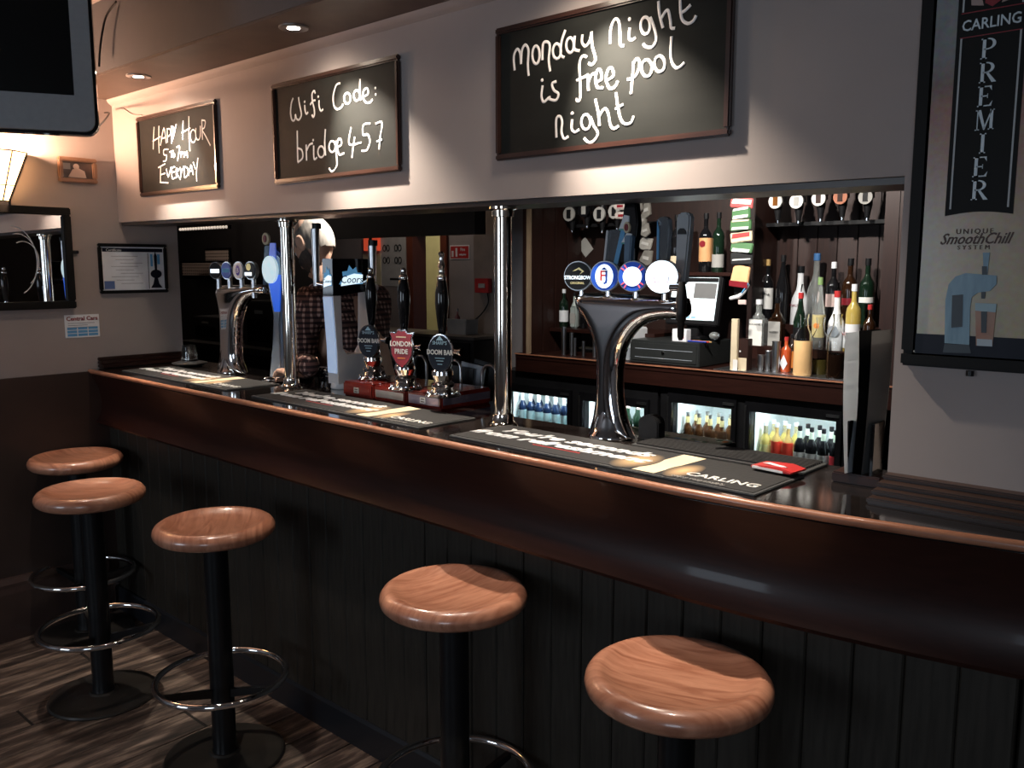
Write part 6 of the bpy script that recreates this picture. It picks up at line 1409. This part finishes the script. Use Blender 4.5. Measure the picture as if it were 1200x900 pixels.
for (x0, x1, y0, yy, lab) in ((283, 322, 352, 3.3, 'large dark grey box behind the smaller tap tower'), (224, 256, 370, 3.3, 'black box on the rear counter at far left')):
    a_, b_ = at(x0, y0, Y=yy), at(x1, y0, Y=yy); zt2 = a_.z
    t = thing('equipment_box', lab, 'box', ((a_.x+b_.x)/2, yy, 1.0005)); hw_ = (b_.x-a_.x)/2
    MB().box(-hw_, hw_, 0, .3, 0, zt2-1.0005, .008).build('case', mat('dark_grey_case', (0.03, 0.03, 0.03), 0.4), t); MB().box(-hw_*.7, hw_*.7, -.004, .002, .03, (zt2-1)*.6, .002).build('front_panel', BLKG, t)
    MB().box(-hw_*.2, hw_*.3, -.006, -.003, (zt2-1)*.72, (zt2-1)*.8, .001).build('switch', GREYPAP, t)
a_ = at(251, 367, Y=3.25)
t = thing('small_white_item', 'small white box standing on the black box at far left', 'box', (a_.x+.1, 3.40, at(224, 370, Y=3.3).z+.0005)); MB().box(-.04, .04, -.03, .03, 0, .05, .006).build('case', WHT, t); MB().box(-.02, .02, -.032, -.029, .02, .035).build('slot', BLK, t)

# ------------------------------------------------------------------ the barman
PB = Vector((-3.30, 2.46, 0))
man = thing('person', 'bald grey-haired man in checked shirt seen from behind, bending over behind the bar', 'person', PB)
def skin_obj(nodes, edges, root):
    me = bpy.data.meshes.new('sk'); b = bmesh.new(); ly = b.verts.layers.skin.verify(); vs = []
    for i, (p, r) in enumerate(nodes):
        v = b.verts.new(Vector(p)); rr_ = r if isinstance(r, tuple) else (r, r); v[ly].radius = rr_; v[ly].use_root = (i == root); vs.append(v)
    for a, c in edges: b.edges.new((vs[a], vs[c]))
    b.to_mesh(me); b.free(); o = bpy.data.objects.new('sk', me); COL.objects.link(o)
    m = o.modifiers.new('k', 'SKIN'); m.use_smooth_shade = True; s2 = o.modifiers.new('u', 'SUBSURF'); s2.levels = 2; s2.render_levels = 2
    dg = bpy.context.evaluated_depsgraph_get(); out = bpy.data.meshes.new_from_object(o.evaluated_get(dg)); bpy.data.objects.remove(o)
    bm2 = bmesh.new(); bm2.from_mesh(out); bpy.data.meshes.remove(out); return bm2
# facing -X; his left side is towards -Y (towards the room). local coordinates about PB
HC = at(367, 285, D=3.86) - PB          # middle of the head
neck0 = HC + Vector((0.055, 0.02, -0.155)); chest = Vector((HC.x+0.13, HC.y+0.06, 1.30)); belly = Vector((chest.x+0.05, chest.y+.02, 1.10)); pel = Vector((belly.x+0.04, belly.y+.02, 0.94))
shL = chest + Vector((0.0, -0.18, 0.10)); shR = chest + Vector((0.0, 0.18, 0.10))
elL = shL + Vector((-0.03, -0.05, -0.28)); haL = at(350, 436, Z=1.155) - PB
elR = shR + Vector((-0.08, 0.05, -0.26)); haR = elR + Vector((-0.24, -0.06, -0.04))
hipL = pel + Vector((0, -0.10, -0.04)); hipR = pel + Vector((0, 0.10, -0.04))
nodes = [(pel, (.15, .13)), (belly, (.15, .13)), (chest, (.155, .12)), (neck0 + Vector((.03, 0, -.04)), .07), (neck0, .058), (HC+Vector((.03, 0, -.05)), .06),
         (shL, .068), (elL, .046), (haL+Vector((.03, 0, .01)), .030), (shR, .068), (elR, .046), (haR, .030),
         (hipL, .095), (hipL+Vector((-.03, 0, -.42)), .062), (hipL+Vector((0, 0, -.84)), .045), (hipL+Vector((-.12, 0, -.875)), .038),
         (hipR, .095), (hipR+Vector((-.03, 0, -.42)), .062), (hipR+Vector((0, 0, -.84)), .045), (hipR+Vector((-.12, 0, -.875)), .038)]
edges = [(0, 1), (1, 2), (2, 3), (3, 4), (4, 5), (2, 6), (6, 7), (7, 8), (2, 9), (9, 10), (10, 11), (0, 12), (12, 13), (13, 14), (14, 15), (0, 16), (16, 17), (17, 18), (18, 19)]
q = MB(); q.merge(skin_obj(nodes, edges, 0))
# head: facing -X, bowed forward
HM = T(*HC) @ Matrix.Rotation(math.radians(-38), 4, 'Y')
def H(x, y, z): return HM @ Vector((x, y, z))
q.sph((0, 0, 0), 1.0, (1, 1, 1)) if False else None
hb_ = bmesh.new(); bmesh.ops.create_uvsphere(hb_, u_segments=28, v_segments=20, radius=1)
for v in hb_.verts:
    x, y, z = v.co; xx = x*0.100 + (0.012 if x > 0 else 0); yy = y*0.078; zz = z*0.125
    if z < 0: yy *= 1-0.30*z*z; xx = xx*(1-0.12*z*z) - 0.018*(-z)
    v.co = Vector((xx, yy, zz))
q.merge(hb_, HM)
q.tube([H(-.098, 0, .01), H(-.118, 0, -.018), H(-.122, 0, -.034), H(-.10, 0, -.040)], [.008, .013, .016, .010], 10)     # nose
q.tube([H(-.098, -.02, -.068), H(-.104, 0, -.066), H(-.098, .02, -.068)], [.006, .009, .006], 8)                        # mouth
q.tube([H(-.093, -.045, .028), H(-.100, -.02, .032), H(-.100, .02, .032), H(-.093, .045, .028)], .008, 8)              # brow
q.tube([H(-.085, -.02, -.108), H(-.09, 0, -.11), H(-.085, .02, -.108)], .016, 8)                                       # chin
for s_ in (-1, 1):
    q.tube([H(.012+.020*math.cos(a), s_*(.080+.004*math.sin(a)), -.012+.032*math.sin(a)) for a in [math.radians(k*30) for k in range(12)]], .0065, 8, closed=True)
    q.merge((lambda b: b)(MB().sph((0, 0, 0), .016, (1, .45, 1.5)).bm), HM @ T(.010, s_*.079, -.014))
# hands: palm, four curled fingers and thumb each
for hnd, s_ in ((haL, 1), (haR, -1)):
    q.merge(MB().sph((0, 0, 0), .045, (1.05, .85, .42)).bm, T(*(hnd + Vector((-.035, 0, -.004)))))
    for k in range(4):
        ln_ = [.058, .066, .062, .050][k]; b0 = hnd + Vector((-.066, -.027+.018*k, -.002))
        q.tube([b0, b0+Vector((-ln_*.5, 0, .004)), b0+Vector((-ln_*.85, 0, -.010)), b0+Vector((-ln_, 0, -.028))], [.0095, .009, .0085, .007], 8)
    b0 = hnd + Vector((-.02, .030*s_, 0)); q.tube([b0, b0+Vector((-.022, .022*s_, -.004)), b0+Vector((-.046, .028*s_, -.014))], [.011, .010, .008], 8)
remeshed(q, 0.0055, 3, 'body', SKIN, man)
for s_ in (-1, 1):
    e_ = MB(); e_.merge(MB().sph((0, 0, 0), .011).bm, HM @ T(-.088, s_*.030, .012)); e_.build('eye', WHT, man)
# clothing
nod2 = [(pel+Vector((0, 0, .0)), (.168, .15)), (belly, (.155, .14)), (chest, (.16, .13)), (neck0+Vector((.03, 0, -.07)), (.085, .08)),
        (shL, .088), (elL, .066), (haL+Vector((.07, 0, .03)), .046), (shR, .088), (elR, .066), (haR+Vector((.06, 0, .01)), .046)]
sb = skin_obj(nod2, [(0, 1), (1, 2), (2, 3), (2, 4), (4, 5), (5, 6), (2, 7), (7, 8), (8, 9)], 0)
MB().merge(sb).build('checked_shirt', PLAID, man, ang=180)
col_ = MB(); ang_ = [math.radians(k*20) for k in range(18)]
col_.tube([neck0+Vector((.02+.075*math.cos(a), .072*math.sin(a), -.035+.02*math.cos(a))) for a in ang_], .017, 10, closed=True); col_.build('shirt_collar', PLAID, man)
tr_ = skin_obj([(pel+Vector((0, 0, .02)), (.16, .14)), (hipL, .108), (hipL+Vector((-.03, 0, -.42)), .076), (hipL+Vector((0, 0, -.82)), .062), (hipR, .108), (hipR+Vector((-.03, 0, -.42)), .076), (hipR+Vector((0, 0, -.82)), .062)], [(0, 1), (1, 2), (2, 3), (0, 4), (4, 5), (5, 6)], 0)
MB().merge(tr_).build('trousers', JEANS, man, ang=180)
for hp_ in (hipL, hipR):
    f = Vector((hp_.x-.05, hp_.y, 0.0)); s3 = MB(); s3.sph((f.x, f.y, .045), .05, (2.6, .95, .9)); s3.build('shoe', BLK, man)
# hair: grey crop round the sides and back, thin on the crown; short dark beard
hr = bmesh.new(); bmesh.ops.create_uvsphere(hr, u_segments=80, v_segments=56, radius=1)
dele = []
for v in hr.verts:
    x, y, z = v.co
    if x < -0.35 - 0.3*z or z < -0.42 - 0.35*max(0, x) or z > 0.50 + 0.2*x*x + 0.05*math.sin(9*y) or (x < 0.12 and z < -0.1): dele.append(v)
    xx = x*0.1018 + (0.012 if x > 0 else 0); yy = y*0.0800; zz = z*0.1268
    if z < 0: yy *= 1-0.25*z*z
    k = 1 + 0.012*math.sin(37*x)*math.sin(41*y+3*z); v.co = Vector((xx*k, yy*k, zz*k))
bmesh.ops.delete(hr, geom=dele, context='VERTS'); MB().merge(hr, HM).build('hair', HAIR, man, ang=180)
br_ = bmesh.new(); bmesh.ops.create_uvsphere(br_, u_segments=64, v_segments=48, radius=1); dele = []
for v in br_.verts:
    x, y, z = v.co
    if z > -0.30 + 0.25*max(0, x)**2 or x > 0.30: dele.append(v)
    xx = x*0.112 - 0.018*(-z); yy = y*0.083*(1-0.26*z*z); zz = z*0.136; v.co = Vector((xx, yy, zz))
bmesh.ops.delete(br_, geom=dele, context='VERTS'); MB().merge(br_, HM).build('beard', BEARD, man, ang=180)
